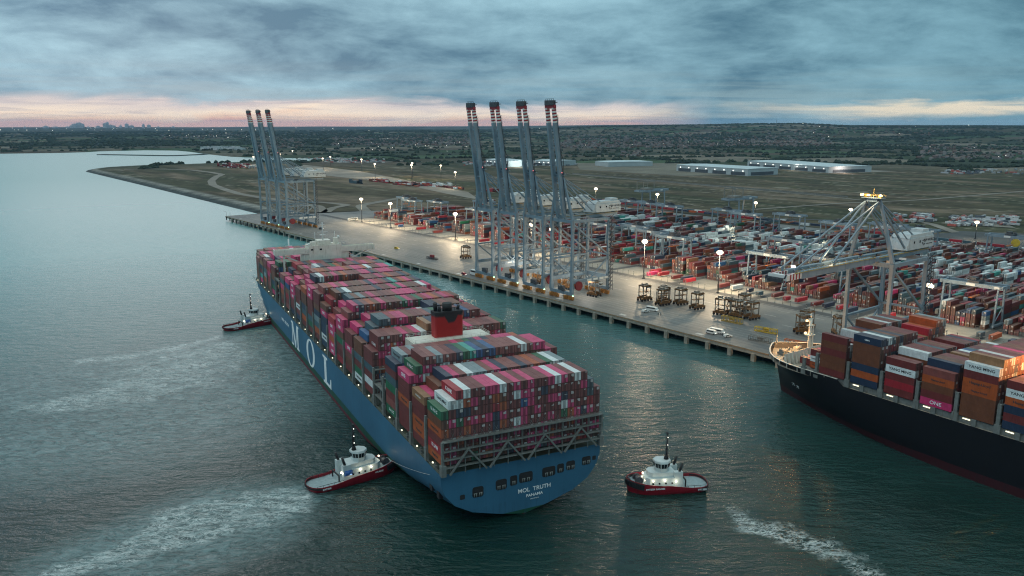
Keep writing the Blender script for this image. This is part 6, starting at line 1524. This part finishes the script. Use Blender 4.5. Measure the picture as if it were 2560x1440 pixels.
def house_cloud(name, C, S_, A_, cols, label):
    n = len(C); base = [(-1, -1, -1.6), (1, -1, -1.6), (1, 1, -1.6), (-1, 1, -1.6), (-1, -1, 1), (1, -1, 1), (1, 1, 1), (-1, 1, 1), (-1, 0, 1.8), (1, 0, 1.8)]
    Bv = np.array(base); c_, s_ = np.cos(A_), np.sin(A_)
    X_ = Bv[None, :, 0] * S_[:, 0:1]; Y_ = Bv[None, :, 1] * S_[:, 1:2]; V = np.stack([C[:, 0:1] + X_ * c_[:, None] - Y_ * s_[:, None], C[:, 1:2] + X_ * s_[:, None] + Y_ * c_[:, None], C[:, 2:3] + S_[:, 2:3] * (1 + Bv[None, :, 2])], -1)
    F = np.array([(0, 1, 5, 4), (1, 2, 6, 5), (2, 3, 7, 6), (3, 0, 4, 7), (4, 5, 9, 8), (6, 7, 8, 9), (5, 6, 9, 9), (7, 4, 8, 8)]); F = F[:6]
    FF = (F[None] + 10 * np.arange(n)[:, None, None]).reshape(-1, 4)
    col6 = np.repeat(cols, 6, axis=0).reshape(n, 6, 3); col6[:, 4:] = col6[:, 4:] * .25 + np.array([.09, .06, .055]); 
    me = fast_mesh(name, V.reshape(-1, 3), FF, [hm3], smooth=False, colors={'Col': ('FACE', col6.reshape(-1, 3))}); return tag(link(name, me), label, 'houses', kind='stuff')
house_cloud('village_houses', np.column_stack([hs, hz_]), sz, an_, pc, 'hundreds of tiny houses of the villages across the plain')
lt = np.array(lt); lz = terrain_h(lt) + 8; dl = np.hypot(lt[:, 0], lt[:, 1]); s_ = dl * .00015 * rg.uniform(.5, 1.6, len(lt)) ** 1.6
V = (lt[:, None, :] + CORN[None, :, :2] * s_[:, None, None]); Vz = lz[:, None] + CORN[None, :, 2] * s_[:, None]; V = np.concatenate([V, Vz[:, :, None]], -1)
me = fast_mesh('town_lights', V.reshape(-1, 3), (CF[None] + 8 * np.arange(len(lt))[:, None, None]).reshape(-1, 4), [mat('street light', (1, 1, 1), emit=(1.0, .93, .78), es=1.6)], smooth=False)
tag(link('town_lights', me), 'scattered street lamps of the distant towns', 'lights', kind='stuff')
# lorry park and logistics yards: pale vehicles and sheds
def scatter_boxes(u0, u1, v0, v1, n, cols, L_=(6, 16), h=(2.5, 4)):
    for _ in range(n):
        u, v = rng.uniform(u0, u1), rng.uniform(v0, v1); g_ = ground_at(u, v, 5); an = TH + rng.choice([0, math.pi / 2]) + .1
        STUFF['C'].append((g_[0], g_[1], 5 + h[1] / 2)); STUFF['H'].append((rng.uniform(*L_) / 2, 1.3, rng.uniform(*h) / 2)); STUFF['ax'].append((math.cos(an), math.sin(an))); STUFF['col'].append(rng.choice(cols))
WH = [(.6, .62, .62), (.5, .52, .55), (.35, .38, .4), (.45, .1, .08), (.1, .12, .15)]
lor = dict(C=[], H=[], col=[], ax=[])
SAVE = STUFF; STUFF = lor
scatter_boxes(800, 960, 396, 407, 210, WH); scatter_boxes(1160, 1200, 405, 415, 30, WH); scatter_boxes(1200, 1440, 404, 416, 120, WH, (6, 20)); scatter_boxes(2230, 2330, 538, 556, 60, WH); scatter_boxes(2370, 2540, 542, 566, 130, WH, (4, 12), (1.5, 3)); scatter_boxes(2100, 2230, 568, 582, 22, WH)
scatter_boxes(500, 600, 369, 376, 70, WH[:2], (20, 60), (6, 9)); scatter_boxes(2360, 2560, 424, 436, 60, WH, (6, 20)); scatter_boxes(740, 800, 396, 402, 30, WH); scatter_boxes(1480, 1560, 590, 605, 0, WH)
me = box_cloud('parked_lorries', lor['C'], lor['H'], lor['col'], lor['ax'], [M['container']]); tag(link('parked_lorries', me), 'crowded parked lorries, trailers and cabins in the distant depots', 'lorries', kind='stuff')
STUFF = SAVE
# reefer platforms and lit stair towers in the yard
for i, (a, b_) in enumerate(((560, 300), (600, 316), (520, 352), (640, 330))):
    r_ = empty('lit_stair_tower', Wq(a + 31.6, b_, YZ), TH, label=['lit stair tower among white stacks left of the lowered crane', 'brightly lit stair tower right of the first one among white stacks', 'lit stair tower farther inland among the stacks', 'lit stair tower nearest the lowered crane apex'][i], cat='stair tower')
    for k in range(4):
        MB().b2(-1.6, 1.6, -2.4, 2.4, 3.0 * k + 2.6, 3.0 * k + 2.8).build('landing', M['ship_grey'], r_)
        MB().box((0, 0, 3.0 * k + 2.3), (1.8, 3.2, .25)).build('lamp', M['lamp_deck'], r_)
    mb = MB()
    for sx in (-1, 1):
        for sy in (-1, 1): mb.bar((sx * 1.6, sy * 2.4, 0), (sx * 1.6, sy * 2.4, 13), .25)
    mb.build('frame', M['ship_grey'], r_); point('stair_lamp', Wq(a + 31.6, b_, YZ + 15), 5200, (1, .93, .7), .8)
# yellow sculpture-like tank on the right, perimeter fence
r_ = empty('round_sign', Wq(773, 502, YZ), TH, label='bright yellow round board on posts at the right edge', cat='sign')
MB().cyl((0, -.3, 7), (0, .3, 7), 4.0, 18).build('board', M['yellow'], r_); MB().bar((-2, 0, 0), (-2, 0, 5), .4).bar((2, 0, 0), (2, 0, 5), .4).build('post', M['ship_grey'], r_)
tag(MB().bar((*GG(1430, 435), 6.2), (*GG(2120, 494), 6.2), .12, 2.4).build('perimeter_fence', M['ship_grey']), 'thin perimeter fence running across the grass plain', 'fence')
# far city skyline on the horizon
sk = [(212, 4), (222, 6), (230, 9), (236, 10), (242, 11), (247, 9), (262, 4), (286, 5), (304, 10), (309, 12), (316, 7), (322, 6), (340, 6), (355, 9), (366, 6), (395, 8), (408, 7), (160, 5), (430, 4), (466, 4), (183, 4), (110, 4)]
for i, (u, h) in enumerate(sk):
    r0 = 21500; a_ = math.atan((u - 1280) / FPX / math.cos(PITCH)) ; x, y = math.sin(a_) * r0, math.cos(a_) * r0
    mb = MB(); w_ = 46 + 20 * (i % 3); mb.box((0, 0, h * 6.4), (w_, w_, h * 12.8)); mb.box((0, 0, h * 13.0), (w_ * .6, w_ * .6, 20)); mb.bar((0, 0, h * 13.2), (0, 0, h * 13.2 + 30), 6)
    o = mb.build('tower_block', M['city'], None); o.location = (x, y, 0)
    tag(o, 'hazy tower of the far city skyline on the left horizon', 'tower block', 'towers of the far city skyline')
o = MB().bar((0, 0, 0), (0, 0, 75), 4, 4, 1, 1).build('radio_mast', M['ship_grey']); o.location = (*(np.array([math.sin(math.atan((1915 - 1280) / FPX * 1.02)), math.cos(math.atan((1915 - 1280) / FPX * 1.02))]) * 9300), 108); tag(o, 'thin radio mast on the wooded ridge at the right', 'radio mast')
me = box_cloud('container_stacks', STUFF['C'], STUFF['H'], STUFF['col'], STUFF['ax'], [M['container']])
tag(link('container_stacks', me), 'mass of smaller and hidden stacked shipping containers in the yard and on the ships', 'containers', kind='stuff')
print('stuff boxes', len(STUFF['C']))
# ---- haze
hm_ = bpy.data.materials.new('thin evening haze'); hm_.use_nodes = True; t = NT(hm_.node_tree)
pv = t.n('ShaderNodeVolumePrincipled'); pv.inputs['Color'].default_value = (0.38, 0.62, 0.95, 1); pv.inputs['Density'].default_value = 2.0e-5; pv.inputs['Anisotropy'].default_value = 0.0
o_ = t.n('ShaderNodeOutputMaterial'); t.t.links.new(pv.outputs[0], o_.inputs['Volume'])
tag(MB().b2(-33000, 33000, -33000, 33000, -5.2, 262).build('haze', hm_), 'thin blue evening haze over the river and plain', 'haze', kind='stuff')
